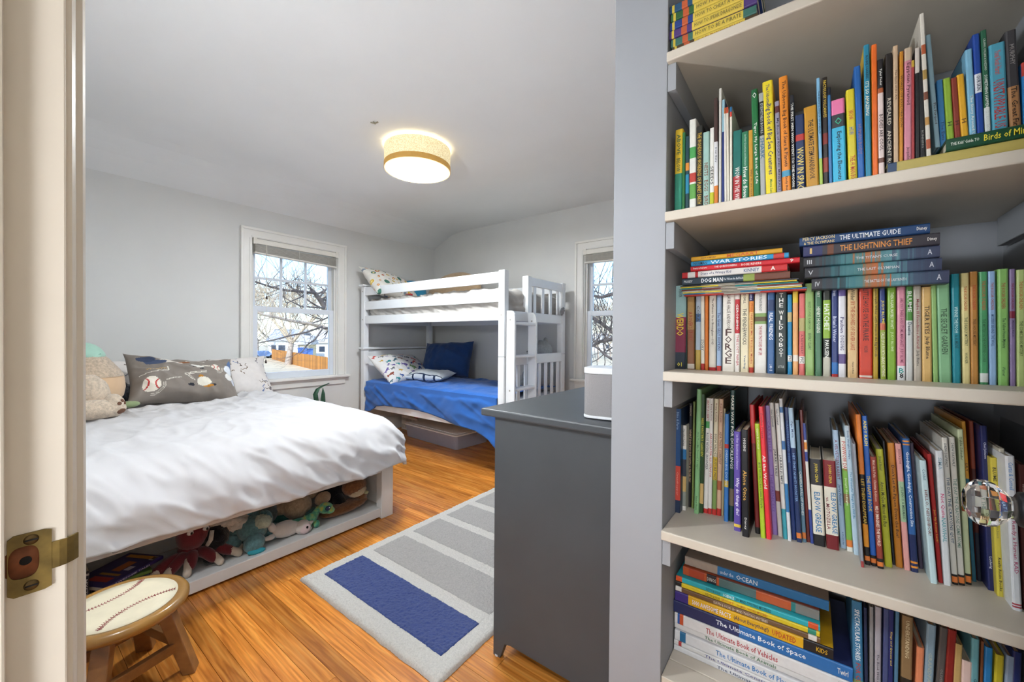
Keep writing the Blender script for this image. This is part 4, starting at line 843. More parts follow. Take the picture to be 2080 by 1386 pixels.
def swirl(seed):
    rd = random.Random(seed); st = [(0, '#2b2b30'), (.12, '#34343c'), (.22, '#24454e'), (.3, '#3a7078'), (.42, '#4a7a7c'), (.46, '#9a6a48'), (.55, '#b0643a'), (.6, '#4f8088'), (.7, '#5a8c94'), (.76, '#3f5268'), (1, '#3a4058')]
    out = []; f = 0
    while f < .995:
        g_ = min(1, f+rd.uniform(.008, .022)); q = min(max((f+g_)/2+rd.gauss(0, .035), 0), .999)
        k = [i for i in range(len(st)-1) if st[i][0] <= q < st[i+1][0]][0]; t_ = (q-st[k][0])/(st[k+1][0]-st[k][0])
        c0_, c1_ = [[int(st[k+j][1][i:i+2], 16) for i in (1, 3, 5)] for j in (0, 1)]
        out.append((f, g_, '#%02x%02x%02x' % tuple(int(a_+(b_-a_)*t_) for a_, b_ in zip(c0_, c1_)))); f = g_
    return tuple(out)
def sw(title, num):
    d = dict(SW); d['b'] = swirl(title); d['t'] = ((title, .42, .72, '#c9ccd0', .24), (num, .03, .07, '#b9bcc0', .4), ('A', .92, .95, '#c4c8d0', .42)); return d
rowsB = [
 (1070, 1317+725, (560, 420), .0268, '#2a2d34', 'grey swirl-patterned lowest', 'in the tall right pile on the third shelf', dict(sw('THE BATTLE OF THE LABYRINTH', 'IV'), yaw=.0)),
 (1022, 1317+675, (470, 330), .0250, '#2a2d34', 'grey swirl-patterned second-lowest', 'in the tall right pile on the third shelf', dict(sw('THE LAST OLYMPIAN', 'V'), yaw=.02)),
 (1014, 1317+660, (370, 230), .0240, '#2a2d34', 'grey swirl-patterned middle', 'in the tall right pile on the third shelf', dict(sw("THE TITAN'S CURSE", 'III'), yaw=.0)),
 (1012, 1317+660, (285, 150), .0250, '#35323a', 'dark grey orange-lettered', 'in the tall right pile on the third shelf', dict(b=((0, .16, '#2a2f5c'), (.2, .25, '#6a3f2c')), t=(('THE LIGHTNING THIEF', .3, .82, '#d58a3a', .52), ('1', .05, .08, '#d0b070', .5), ('Disney', .92, .98, 'w', .4)), s=False)),
 (985, 1317+590, (200, 60), .0205, '#1c3f6b', 'navy blue white-lettered', 'topmost in the tall right pile on the third shelf', dict(t=(('PERCY JACKSON', .03, .3, '#d4c088', .5, 0, .18), ('& THE OLYMPIANS', .04, .3, '#d4c088', .32, 0, -.25), ('THE ULTIMATE GUIDE', .34, .8, '#dfe3e6', .52), ('Disney', .91, .98, 'w', .45)), s=False)),
]
stack(S2, rowsB, TOPB-.002, 1.118, 'books piled flat on the third shelf paperbacks')
# second shelf: two books lying flat under the small upright ones
flat(.1130, .3690, 1.048, 1.449, .0225, '#9c9a5c', 'gold-edged pale green', 'lowest at the right of the second shelf', 'flat books at the right of the second shelf', depth=.22, b=((0, .05, '#2c4464'), (.05, .9, '#b5a45a')), s=False)
flat(.1900, .3695, 1.046, 1.4718, .0225, '#17472f', 'dark green yellow-lettered', 'on the gold-edged one, second shelf', 'flat books at the right of the second shelf', depth=.2, t=(("THE Kids' Guide TO", .03, .22, '#dfe6da', .4), ('Birds of Minnesota', .25, .66, '#e0cf3a', .5)), s=False)
# top shelf pile
S0 = (1340, 0, 3.15)
tops = [('#4a3a22', 'brown', 'y'), ('#3a6a60', 'pale green', 'y'), ('#4a3470', 'purple', 'y'), ('#1d3a7a', 'blue', 'y'), ('#2a5a30', 'green', 'y'), ('#1f4a6a', 'teal blue', 'y')]
tt = ['HOW TO TRAIN YOUR DRAGON', 'HOW TO BE A PIRATE', 'HOW TO SPEAK DRAGONESE', 'HOW TO CHEAT A CURSE', 'HOW TO TWIST A TALE', 'HOW TO RIDE A STORM']
z = 1.848
for i, ((c_, d_, _), ti) in enumerate(zip(tops, tt)):
    flat(-.297+.006*(i == 0)+.002*sin(i*2), -.105+.004*sin(i*5), 1.052+.002*(i == 1), z, .0205, c_, d_ if i else 'brown lowest', 'in the left pile on the top shelf', 'books piled flat on the top shelf', depth=.13,
         b=((.28, .86, '#d3b84a'), (.03, .06, '#c9b03a'), (.15, .22, '#b8562e')), t=((ti, .31, .84, '#8a4a1e' if i == 0 else '#6a6234', .46),))
    z += .0212
# bottom shelf pile
S5 = (1340, 1080, 4.529)
rowsC = [
 (132, 1900, (1080, 1500), .0150, '#d2d2d4', 'white dark-lettered lowest', 'in the pile on the bottom shelf', dict(t=(('The Ultimate Book of Cities', .27, .72, '#3a4a66', .5),), s=False, depth=.28)),
 (132, 1850, (1030, 1440), .0135, '#d4d3d2', 'white violet-lettered', 'in the pile on the bottom shelf', dict(t=(('The Ultimate Construction Site Book', .2, .84, '#4a4a86', .5),), b=((.03, .05, '#b0383a'),), s=False, depth=.28)),
 (138, 1810, (960, 1400), .0275, '#d6d6d8', 'white blue-lettered', 'in the pile on the bottom shelf', dict(t=(('The Ultimate Book of Planet Earth', .27, .8, '#2f78b8', .48),), b=((.035, .075, '#2a6a94'),), s=False, depth=.28)),
 (138, 1800, (880, 1330), .0165, '#d4d3d2', 'white green-lettered', 'in the pile on the bottom shelf', dict(t=(('The Ultimate Book of Animals', .2, .62, '#3a6a44', .5),), s=False, depth=.28, Y=1.166)),
 (138, 1790, (780, 1270), .0290, '#dcdbdb', 'white red-lettered', 'in the pile on the bottom shelf', dict(t=(('The Ultimate Book of Vehicles', .21, .63, '#b03a44', .5), ('Twirl', .93, .99, '#4a4a52', .5)), b=((.02, .035, '#2a5aa0'), (.035, .06, '#c8562e')), s=False, depth=.28)),
 (128, 1780, (640, 1130), .0320, '#28305c', 'navy and blue white-lettered thick', 'in the pile on the bottom shelf', dict(b=((.42, 1, '#2a6cae'),), t=(('The Ultimate Book of Space', .28, .78, '#eef2f6', .48), ('Twirl', .93, .98, 'w', .5)), s=False, depth=.28)),
 (142, 1600, (540, 960), .0260, '#d9a820', 'golden yellow violet-capped', 'in the pile on the bottom shelf', dict(b=((0, .1, '#3d2f7c'), (.84, 1, '#1b1a1c')), t=(('5000 AWESOME FACTS', .13, .4, '#e4e2f4', .55), ('(About Everything!)', .42, .64, '#3c3452', .5), ('UPDATED', .66, .8, '#b8402a', .5), ('KIDS', .91, .97, '#d8a820', .4)), depth=.21)),
 (146, 1480, (470, 850), .0135, '#6d5238', 'thin brown', 'in the pile on the bottom shelf', dict(b=((0, .05, '#d8d4cc'), (.93, .98, '#d8d4cc')), t=(('SLEUTH & SOLVE: 20+ MIND-TWISTING MYSTERIES', .3, .68, '#d8ccb8', .5),), depth=.2)),
 (146, 1475, (430, 790), .0130, '#d8c02a', 'thin yellow', 'in the pile on the bottom shelf', dict(b=((0, .05, '#2a2a2a'), (.93, .98, '#2a8a74')), t=(('SLEUTH & SOLVE', .24, .35, '#4a3a14', .5), ('SPOOKY', .36, .45, '#c85a24', .6), ('20+ MIND-TWISTING MYSTERIES', .47, .68, '#b8562a', .45)), depth=.2)),
 (150, 1478, (385, 730), .0145, '#2aa8b4', 'thin turquoise', 'in the pile on the bottom shelf', dict(b=((0, .05, '#d2562c'), (.93, .99, '#d2562c')), t=(('SLEUTH & SOLVE', .24, .35, '#10383e', .5), ('SCIENCE', .37, .45, '#e6f2f2', .5), ('20+ MIND-TWISTING MYSTERIES', .46, .7, '#0f3a40', .5)), depth=.2)),
 (215, 1470, (330, 640), .0235, '#b5552e', 'orange patterned thick', 'in the pile on the bottom shelf', dict(b=((.05, .18, '#a8432a'), (.2, .28, '#22242c'), (.3, .58, '#4f6a6a'), (.62, .8, '#b85a34'), (.82, .85, '#2a7a7a'), (.85, 1, '#7a7c78')), t=(('DINOS', .205, .275, '#c8c4bc', .6),), depth=.22, Y=1.175)),
 (232, 1560, (230, 500), .0235, '#a89c90', 'beige and blue', 'topmost in the pile on the bottom shelf', dict(b=((.26, 1, '#2a76b0'),), t=(('under the', .28, .38, '#cfe0ec', .4), ('OCEAN', .4, .55, '#dfe9f0', .5)), depth=.24, s=False, Y=1.185)),
]
stack(S5, [(*r_[:3], r_[3]*1.05, *r_[4:]) for r_ in rowsC], .26, 1.160, 'books piled flat on the bottom shelf')
# ================================================================== large storage bed
FAB = M('white_cotton', '#cccacb', .9, .02, 6, .12, 700, spec=.2, sheen=.15)
BEDW = M('bed_lacquer', '#e3e3e1', .4, .03, 6)
bed = thing('storage_bed', 'low white storage bed with open toy shelf at its foot, under the white duvet', 'bed', (-3.07, .80, 0))
B0, B1 = .045, 1.563
part('post', MB().box((-2.165, B1-.083, 0), (-2.11, B1, .318)), BEDW, bed, bevel=.003)
part('post', MB().box((-2.165, B0, 0), (-2.11, B0+.083, .318)), BEDW, bed, bevel=.003)
part('bottom_rail', MB().box((-2.150, B0+.084, .012), (-2.118, B1-.084, .066)), BEDW, bed, bevel=.003)
part('top_rail', MB().box((-2.150, B0+.084, .285), (-2.118, B1-.084, .318)), BEDW, bed, bevel=.003)
part('storage_shelf', MB().box((-2.52, B0+.03, .040), (-2.151, B1-.03, .062)), BEDW, bed)
part('storage_back', MB().box((-2.54, B0+.03, .0625), (-2.521, B1-.03, .318)), BEDW, bed)
for y in (B0+.03, B1-.050):
    part('storage_side', MB().box((-2.519, y, .0625), (-2.166, y+.02, .318)), BEDW, bed)
for y in (B0, B1-.03):
    part('side_rail', MB().box((-4.04, y, .10), (-2.166, y+.03, .318)), BEDW, bed, bevel=.003)
part('deck', MB().box((-4.04, B0, .3185), (-2.112, B1, .335)), BEDW, bed)
for y in (B0, B1-.07):
    part('post', MB().box((-4.05, y, 0), (-3.98, y+.07, .318)), BEDW, bed, bevel=.003)
solo('mattress', MB().box((-4.03, B0+.02, .3355), (-2.15, B1-.02, .565)), FAB, 'thick white mattress on the storage bed beneath the duvet', 'mattress', bevel=.05)

# duvet: draped over the mattress, bulging at the foot corner
def nz(x, y, z, s=1.0): return noise.noise(Vector((x*s, y*s, z*s)))
def ridge(v): return 1-abs(v)*2
def duvet(u, v):
    # extended cloth coordinates: flat top, then a round puffy edge falling to the hem
    s = -3.99+u*2.170; t = .075+v*1.775
    sx, ty0, ty1 = -2.255, .10, 1.455
    R = .215
    dx = max(0, s-sx); dy = (t-ty1) if t > ty1 else (t-ty0 if t < ty0 else 0)
    d = (dx**6+abs(dy)**6)**(1/6)
    zt = .618+.020*exp(-((s+3.0)/.75)**2)+.014*nz(s*1.1, t*1.1, .3)
    bx, by = min(s, sx), min(max(t, ty0), ty1)
    if d > 1e-6:
        l = hypot(dx, dy); ex, ey = dx/l, dy/l
        a = min(d/R, pi/2)
        out = R*sin(a); drop = (R*(1-cos(a))+max(0, d-R*pi/2))*.90
        out += .10*max(0, d-.18)
        P = Vector((bx+ex*out, by+ey*out, zt-drop))
    else: P = Vector((bx, by, zt)); ex = ey = 0
    k = min(1, d/.14)
    # long diagonal folds over the drape, finer crumples near the hem
    q1, q2 = P.y*.80+P.z*1.0, -P.y*.55+P.z*.9
    f1 = ridge(nz(q1*5.0, q2*2.2, 2.1)); f2 = ridge(nz(q1*11+.4*f1, q2*4.2, 7.7)); f3 = ridge(nz(P.y*9, P.z*7+P.y*3, 4.4)); f4 = nz(P.y*24+P.z*12, P.z*18, 8.8)
    w = .022*max(0, f1-.25)+.015*max(0, f2-.2)+.011*max(0, f3-.35)+.0045*f4+.010*nz(P.y*3.2, P.z*3, .6)
    g1 = ridge(nz(s*2.2+t*1.4, t*5.5-s*1.0, 9.1)); g2 = ridge(nz(s*5+t*3, t*9-s*2, 3.3))
    top = .009*nz(s*3.0, t*6.0, 1.1)+.018*max(0, g1-.35)+.013*max(0, g2-.35)+.0025*nz(s*22, t*22, 5)
    if s < -3.1 and t > .55:
        c = min(1, (-3.1-s)/.3); top += c*(.026*max(0, ridge(nz(s*6+t*4, t*5-s*4, 5.5))-.2)+.009*nz(s*16, t*16, 6))
    P += Vector((ex, ey, .25))*(w*k)
    P.z += top*(1-.75*k)
    P.z += .010*nz(P.y*5, P.x*5, 12)*max(0, (d-.2)/.1)
    return P
solo('duvet', MB().grid(duvet, 210, 190), FAB, 'rumpled white duvet hanging over the foot of the storage bed', 'duvet', smooth=True, solid=.022, origin=(-3.0, .8, .33))

# ------------------------------------------------------------------ pillows
def pillow_mb(W, H, T, paint=None, nu=56, nv=40, seed=0, wr=.010, sag=0, col=None):
    mb = MB(); mb.col = col
    def fn(side):
        def f(a, b):
            u, v = a*2-1, b*2-1
            pin = 1-.075*(1-v*v)*abs(u)**3; pin2 = 1-.12*(1-u*u)*abs(v)**3
            x, y = u*W/2*pin, v*H/2*pin2
            th = max(0, (1-abs(u)**2.6)*(1-abs(v)**2.6))**.6*T/2*1.08*(1+.15*(1-v)*.5)
            ed = min(1, (1-max(abs(u), abs(v)))*7)
            w = wr*(nz(x*8+seed, y*8, side)+.5*nz(x*19, y*15+seed, side*2))*ed
            w += wr*.8*max(0, ridge(nz(x*5+y*6, y*3+seed, side*3))-.4)*ed
            return (x+.012*nz(y*7, seed, 1)*abs(u), y-sag*(1-u*u)*max(0, v)+.012*nz(x*7, seed, 2)*abs(v), side*(th+w))
        return f
    cf = (lambda a, b: paint((a*2-1)*W/2, (b*2-1)*H/2)) if paint else None
    mb.grid(fn(1), nu, nv, cf); mb.grid(fn(-1), nu, nv, cf)
    return mb
def place_pillow(name, label, cat, mb, mat, c, xax, yax, group=None, par=None):
    X = Vector(xax).normalized(); Z = X.cross(Vector(yax)).normalized(); Y = Z.cross(X)
    R = Matrix((X, Y, Z)).transposed()
    M4 = Matrix.Translation(Vector(c))@R.to_4x4()
    o = part(name, mb, mat, smooth=True, fix=False)
    o.matrix_world = M4; WM[o.name] = M4
    import bmesh
    bm = bmesh.new(); bm.from_mesh(o.data); bmesh.ops.remove_doubles(bm, verts=bm.verts, dist=.0004); bmesh.ops.recalc_face_normals(bm, faces=bm.faces); bm.to_mesh(o.data); bm.free()
    return tag(o, label, cat, group)
def seg(px, py, x0, y0, x1, y1):
    dx, dy = x1-x0, y1-y0; t = max(0, min(1, ((px-x0)*dx+(py-y0)*dy)/(dx*dx+dy*dy+1e-12)))
    return hypot(px-x0-t*dx, py-y0-t*dy)
def baseball(x, y):
    c = '#877e76'
    n_ = nz(x*9, y*9, 3)
    balls = [(-.225, -.105, .052), (.165, .045, .034)]
    for bx, by, r in balls:
        d = hypot(x-bx, y-by)
        if d < r:
            for s_ in (-1, 1):
                dd = abs(hypot(x-bx-s_*r*1.15, y-by)-r*.78)
                if dd < r*.085: return '#b8403c'
            return '#e6ded0'
        if r < d < r+.028 and x > bx and y < by+.01 and (abs(d-r-.012) < .0022 or abs(d-r-.022) < .0022): return '#cfc8bc'
    # figures, purely as patches of uniform and cap colours
    for (ax, ay, rx, ry, cc) in ((-.24, .135, .05, .03, '#3f4a63'), (-.19, .10, .055, .022, '#4a5670'), (-.13, .12, .03, .018, '#d8d0c4'), (-.09, .098, .06, .014, '#d9d2c8'), (-.03, .105, .035, .013, '#8a5a3c'),
                                 (.075, -.09, .045, .032, '#e0dacb'), (.055, -.06, .018, .014, '#b97c2c'), (.10, -.125, .03, .012, '#b97c2c'), (.13, -.12, .016, .01, '#2c2a2e'), (.05, -.10, .02, .008, '#c08a3a'),
                                 (.265, .03, .034, .05, '#dfe2e8'), (.275, .02, .018, .016, '#33436c'), (.29, .10, .02, .04, '#5a719c'), (.25, -.04, .03, .03, '#e2e0dc'), (.285, -.075, .016, .03, '#c9ccd4'),
                                 (.03, .055, .03, .010, '#e4e2dc'), (.06, .045, .025, .009, '#dedad2'), (.0, .035, .018, .006, '#2f2f33'), (.07, .02, .012, .008, '#34343a'), (-.01, -.125, .02, .010, '#2d3038')):
        if ((x-ax)/rx)**2+((y-ay)/ry)**2 < 1+.5*n_: return cc
    for q in ((-.29, -.03, -.13, -.005, .003), (-.13, -.005, -.13, .04, .003), (-.04, -.03, .0, -.085, .003), (-.04, -.03, .09, -.01, .003), (-.02, -.035, .015, -.09, .0025), (-.02, -.035, .09, -.02, .0025), (-.15, -.085, -.06, -.06, .003), (-.02, .12, .10, .125, .003), (.08, .06, .12, .055, .006)):
        if seg(x, y, *q[:4]) < q[4]: return '#d8d2c6'
    if -.25 < x < -.14 and .005 < y < .022 and sin(x*420)*cos(y*300) > -.1: return '#c2a06a'
    return c
place_pillow('pillow', 'grey pillow printed with baseballs and ball players on the storage bed', 'pillow', pillow_mb(.66, .42, .21, baseball, 132, 84, 1, .030, .06), PRINTM,
             (-3.70, .90, .80), (-.06, 1, -.10), (-.62, -.04, .78))
def doodle(seed, cols):
    rr = random.Random(seed); items = [(rr.uniform(-.34, .34), rr.uniform(-.2, .2), rr.uniform(0, 6.28), rr.uniform(.02, .045), rr.choice(cols)) for _ in range(46)]
    def f(x, y):
        for ax, ay, an, L, cc in items:
            dx, dy = x-ax, y-ay
            if abs(dx) > L or abs(dy) > L: continue
            a, b = dx*cos(an)+dy*sin(an), -dx*sin(an)+dy*cos(an)
            if abs(a) < L*.8 and abs(b-.006*sin(a*160)) < .0032: return cc
            if hypot(a-L*.7, b) < .006: return cc
        return '#dcd6d2'
    return f
place_pillow('pillow', 'white pillow with small dark doodles behind the grey baseball pillow, by the window', 'pillow', pillow_mb(.64, .40, .15, doodle(5, ['#5b4c44', '#3f4456', '#7a6a58', '#6d7ba0']), 110, 70, 4, .010), PRINTM,
             (-3.92, 1.24, .765), (0, 1, .03), (-.55, 0, .84))
place_pillow('pillow', 'white pillow half hidden behind the plush toys against the wall', 'pillow', pillow_mb(.62, .38, .15, doodle(9, ['#5b4c44', '#3f4456']), 80, 50, 6, .010), PRINTM,
             (-3.93, .46, .775), (0, 1, .02), (-.5, 0, .86))

# ------------------------------------------------------------------ stool
ST = (-1.745, .265)
WOOD = M('stool_wood', '#8a5f34', .35, .25, 3, .15, 60, stretch=(1, 8, 8), coat=.2)
WOODT = M('stool_rim_wood', '#9a7033', .3, .22, 5, .12, 50, coat=.25)
st = thing('stool', 'low round wooden stool with its seat painted as a baseball', 'stool', (*ST, 0), radians(20))
SR = .168; SZ = .272
part('seat', MB().lathe([(0, SZ-.040), (.12, SZ-.040), (.155, SZ-.036), (SR, SZ-.022), (SR, SZ-.012), (SR-.006, SZ-.003), (SR-.014, SZ), (SR-.026, SZ-.001), (SR-.030, SZ-.004), (0, SZ-.004)], 64), WOODT, st, local=True, smooth=True)
ball = part('ball_inlay', MB().lathe([(SR-.0305, SZ-.0042), (SR-.031, SZ-.0005), (SR-.06, SZ+.0015), (0, SZ+.0028)], 64), M('ball_leather_paint', '#d9cfb4', .5, .08, 12, .1, 80), st, local=True, smooth=True)
SEAM = M('seam_red', '#8c2330', .6)
for sgn in (-1, 1):
    sm = MB(); th_ = MB()
    pts = []
    for i in range(41):
        a = -1.02+2.04*i/40; x = sgn*(.172-.125*cos(a)); y = .125*sin(a)*1.18
        if hypot(x, y) < SR-.034: pts.append(Vector((x, y, SZ+.0022)))
    th_.tube(pts, .0008, 5)
    for i in range(len(pts)-1):
        p_, q_ = pts[i], pts[i+1]; d_ = (q_-p_).normalized(); nn = Vector((-d_.y, d_.x, 0))
        b_ = p_.lerp(q_, .5)
        sm.tube([b_+nn*.0075+d_*.003, b_, b_-nn*.0075+d_*.003], .0009, 4)
    part('seam', th_, SEAM, ball, local=True)
    part('stitches', sm, SEAM, ball, local=True)
for i in range(4):
    a = radians(45)+i*pi/2-radians(4)
    d_ = Vector((cos(a), sin(a), 0)); tp = d_*.105+Vector((0, 0, SZ-.038)); bt = d_*.178
    sd = Vector((-sin(a), cos(a), 0))
    vs = []
    for p_, w_, t_ in ((bt, .048, .034), (tp, .042, .040)):
        for q in ((-1, -1), (1, -1), (1, 1), (-1, 1)): vs.append(p_+sd*q[0]*w_/2+d_*q[1]*t_/2)
    part('leg', MB().add(vs, [(3, 2, 1, 0), (4, 5, 6, 7), (0, 1, 5, 4), (1, 2, 6, 5), (2, 3, 7, 6), (3, 0, 4, 7)]), WOOD, st, local=True, bevel=.003)
    a2 = a+pi/2; e0 = Vector((cos(a), sin(a), 0))*.150+Vector((0, 0, .10)); e1 = Vector((cos(a2), sin(a2), 0))*.150+Vector((0, 0, .10))
    part('stretcher', MB().bar(e0, e1, .020, .032), WOOD, st, local=True, bevel=.002)

# ------------------------------------------------------------------ rug
rug = thing('rug', 'white bordered rug with one navy stripe and several light grey stripes', 'rug', (-1.41, 1.70, 0))
RX0, RX1, RY0, RY1 = -1.868, -.950, .876, 2.505
PILE = M('rug_pile_white', '#d3cfc8', .95, .10, 160, .9, 420, spec=.1, sheen=.3, bdist=.006)
PILEB = M('rug_pile_navy', '#2b4180', .95, .14, 160, .9, 420, spec=.1, sheen=.3, bdist=.006)
PILEG = M('rug_pile_grey', '#aaa6a2', .95, .12, 160, .9, 420, spec=.1, sheen=.3, bdist=.006)
def pile(x0, x1, y0, y1, z, nx, ny, wob=.004, edge=.016):
    def f(a, b):
        x, y = x0+(x1-x0)*a, y0+(y1-y0)*b
        e = min(a*(x1-x0), (1-a)*(x1-x0), b*(y1-y0), (1-b)*(y1-y0))
        k = max(0, 1-e/edge); zz = z-(z-.001)*(1-sqrt(max(0, 1-k*k)))
        zz += (.0038*nz(x*130, y*130, 1)+.0020*nz(x*45, y*45, 3))*(1 if e > .002 else 0)
        return (x+wob*nz(y*14, x*14, 5)+.0015*nz(x*90, y*90, 8), y+wob*nz(x*14, y*14, 9)+.0015*nz(x*90, y*90, 4), max(zz, .0008))
    return MB().grid(f, nx, ny)
part('border', pile(RX0, RX1, RY0, RY1, .019, 240, 400, .004, .02), PILE, rug, smooth=True)
for i in range(6):
    y0 = .952+.2600*i
    part('stripe', pile(RX0+.062, RX1-.062, y0, y0+.205, .0225, 200, 60, .002, .006), PILEB if i == 0 else PILEG, rug, smooth=True)

# ------------------------------------------------------------------ dresser
DK = M('charcoal_paint', '#43474b', .46, .06, 6, .06, 30)
dz = .878
ds = thing('dresser', 'charcoal grey painted dresser standing against the closet wall', 'dresser', (-.68, 1.68, 0))
X0, X1, Y0, Y1 = -.893, -.447, 1.091, 2.285
part('top', MB().box((-.937, 1.064, dz-.026), (-.443, 2.312, dz)), DK, ds, bevel=.005)
sidep = [(X0, 0), (X0+.030, 0), (X0+.052, .058), (X0+.075, .064), (X1-.075, .064), (X1-.052, .058), (X1-.030, 0), (X1, 0), (X1, dz-.0265), (X0, dz-.0265)]
for y in (Y0, Y1-.02):
    part('side_panel', MB().prism(sidep, y, y+.02, 'y'), DK, ds, bevel=.002)
part('back_panel', MB().box((X1-.012, Y0+.021, .07), (X1-.002, Y1-.021, dz-.027)), DK, ds)
part('front_frame', MB().box((X0+.006, Y0+.021, .062), (X0+.024, Y1-.021, .10)).box((X0+.006, Y0+.021, dz-.05), (X0+.024, Y1-.021, dz-.027)).box((X0+.006, (Y0+Y1)/2-.014, .10), (X0+.024, (Y0+Y1)/2+.014, dz-.05)), DK, ds, bevel=.002)
for c_ in range(2):
    for r_ in range(3):
        ya = Y0+.024+c_*((Y1-Y0)/2-.01); yb_ = ya+(Y1-Y0)/2-.040; za = .104+r_*.242
        dwr = part('drawer', MB().box((X0-.012, ya, za), (X0+.004, yb_, za+.232)), DK, ds, bevel=.004)
        for yy in (ya+.13, yb_-.13):
            part('knob', MB().lathe([(.006, 0), (.006, .008), (.013, .014), (.012, .022), (0, .025)], 16, (X0-.012, yy, za+.116), Matrix.Rotation(-pi/2, 3, 'Y')), M('dark_knob', '#2b2c2e', .35, metal=.4), dwr, smooth=True)
for xx, yy in ((X0+.014, Y0+.010), (X0+.014, Y1-.010)):
    part('glide', MB().cyl((xx, yy, 0), (xx, yy, .006), .012, n=14), M('pale_felt_glide', '#b9bcc0', .6), ds)
# speaker
sk_ = thing('speaker', 'white smart speaker with grey fabric grille on the dresser', 'speaker', (-.522, 1.195, dz), radians(8))
def rr(w, d, r, n=6):
    out = []
    for cx_, cy_, a0 in ((w/2-r, d/2-r, 0), (-w/2+r, d/2-r, 90), (-w/2+r, -d/2+r, 180), (w/2-r, -d/2+r, 270)):
        for i in range(n+1): a = radians(a0+90*i/n); out.append((cx_+r*cos(a), cy_+r*sin(a)))
    return out
part('grille', MB().prism(rr(.119, .119, .030), .012, .140), M('speaker_fabric', '#8f8c8d', .9, .05, 300, .3, 900), sk_, local=True)
part('base', MB().prism(rr(.122, .122, .031), .003, .0118), M('speaker_white', '#dfe1e3', .4), sk_, local=True, bevel=.002)
part('foot', MB().prism(rr(.100, .100, .025), 0, .003), M('dark_knob', '#2b2c2e'), sk_, local=True)
cap = part('top_cap', MB().prism(rr(.122, .122, .031), .1405, .160), M('speaker_white', '#dfe1e3'), sk_, local=True, bevel=.003)
part('touch_panel', MB().prism(rr(.085, .020, .009), .160, .1606), M('speaker_touch', '#c9ccd0', .3), cap, local=True)

# ------------------------------------------------------------------ plant beyond the bed
plc = (-3.90, 2.02)
pt = thing('potted_snake_plant', 'dark green curling leaves of a potted plant below the window sill', 'plant', (*plc, 0))
part('pot', MB().lathe([(.06, 0), (.085, .02), (.10, .17), (.105, .18), (.095, .18), (.09, .165), (0, .16)], 28, (*plc, 0)), M('pot_glaze', '#b9b4aa', .4), pt, smooth=True)
part('soil', MB().lathe([(0, .163), (.089, .163), (.089, .150)], 24, (*plc, 0)), M('soil', '#2e2219', .95, .3, 60, .5, 90), pt)
def leaf(base, pts, w):
    mb = MB(); n = len(pts)
    P = [Vector(p)+Vector(base) for p in pts]
    sd = Vector((.25, 1, 0)).normalized()
    vs = []
    for i, p_ in enumerate(P):
        f = i/(n-1); ww = w*(.65+.9*f-1.5*f**3.2) if f < 1 else .002
        for j, q in enumerate((-1, -.5, 0, .5, 1)):
            vs.append(p_+sd*q*max(ww, .003)+Vector((.012*(q*q), 0, 0))*(1 if ww > .006 else .2))
    fs = [(i*5+j, i*5+j+1, i*5+6+j, i*5+5+j) for i in range(n-1) for j in range(4)]
    return mb.add(vs, fs)
LEAF = M('leaf_green', '#27503a', .45, .25, 18, stretch=(1, 1, 5))
bz = (*plc, .155)
part('leaf', leaf(bz, [(0, 0, 0), (0, .0, .12), (.0, -.01, .25), (.0, -.045, .33), (.0, -.055, .40), (.0, -.03, .45), (.0, .02, .475), (.0, .09, .495)], .022), LEAF, pt, smooth=True, solid=.003)
part('leaf', leaf(bz, [(.01, .01, 0), (.01, .0, .12), (.02, .005, .24), (.02, .01, .33), (.02, .012, .40), (.02, .014, .455)], .026), LEAF, pt, smooth=True, solid=.003)
part('leaf', leaf(bz, [(-.03, .02, 0), (-.03, .03, .1), (-.04, .05, .2), (-.04, .07, .27), (-.04, .08, .3)], .026), LEAF, pt, smooth=True, solid=.003)
# ================================================================== bunk bed
BK = M('bunk_white', '#eef0f2', .35, .02, 8)
bx0, bx1, by0, by1 = -3.990, -1.975, 2.520, 3.512
bunk = thing('bunk_bed', 'white wooden bunk bed with guard rails and a ladder at its end', 'bunk bed', (-2.98, 3.0, 0))
PX, PY = .062, .058
def bp(n, mb, par=None, bevel=.004): return part(n, mb, BK, par or bunk, bevel=bevel)
JT = .970
BOLT = M('bolt_cap', '#a9a59c', .5, metal=.3)
for (x, y) in ((bx0, by0), (bx1-PX, by0), (bx0, by1-PY), (bx1-PX, by1-PY)):
    zt = 1.675 if y == by0 else 1.672
    bp('lower_post', MB().box((x, y, 0), (x+PX, y+PY, JT-.001)))
    up = bp('upper_post', MB().box((x, y, JT+.001), (x+PX, y+PY, zt)))
    if y == by0:
        for zc in (1.62, 1.31):
            part('bolt', MB().cyl((x+PX*.5, y-.001, zc), (x+PX*.5, y+.004, zc), .007, n=12), BOLT, up)
MPY = 2.855           # ladder opening post on the foot end
bp('upper_post', MB().box((bx1-PX, MPY, 1.2665), (bx1, MPY+.060, 1.668)))
# long sides
for y in (by0+.008, by1-.030):
    for z0, z1 in ((1.575, 1.665), (1.418, 1.508), (1.266, 1.352)):
        if y > 3 and z0 == 1.418: continue
        bp('guard_rail', MB().box((bx0+PX, y, z0), (bx1-PX, y+.022, z1)))
    bp('bed_rail', MB().box((bx0+PX, y, .345), (bx1-PX, y+.024, .462)))
# head end: panels with caps
for z0, z1, cap in ((.345, .975, .985), (1.266, 1.665, 1.678)):
    bp('headboard_panel', MB().box((bx0+.020, by0+PY, z0), (bx0+.042, by1-PY, z1-.002)))
    bp('headboard_cap', MB().box((bx0-.018, by0-.020, cap), (bx0+PX+.016, by1+.018, cap+.020)))
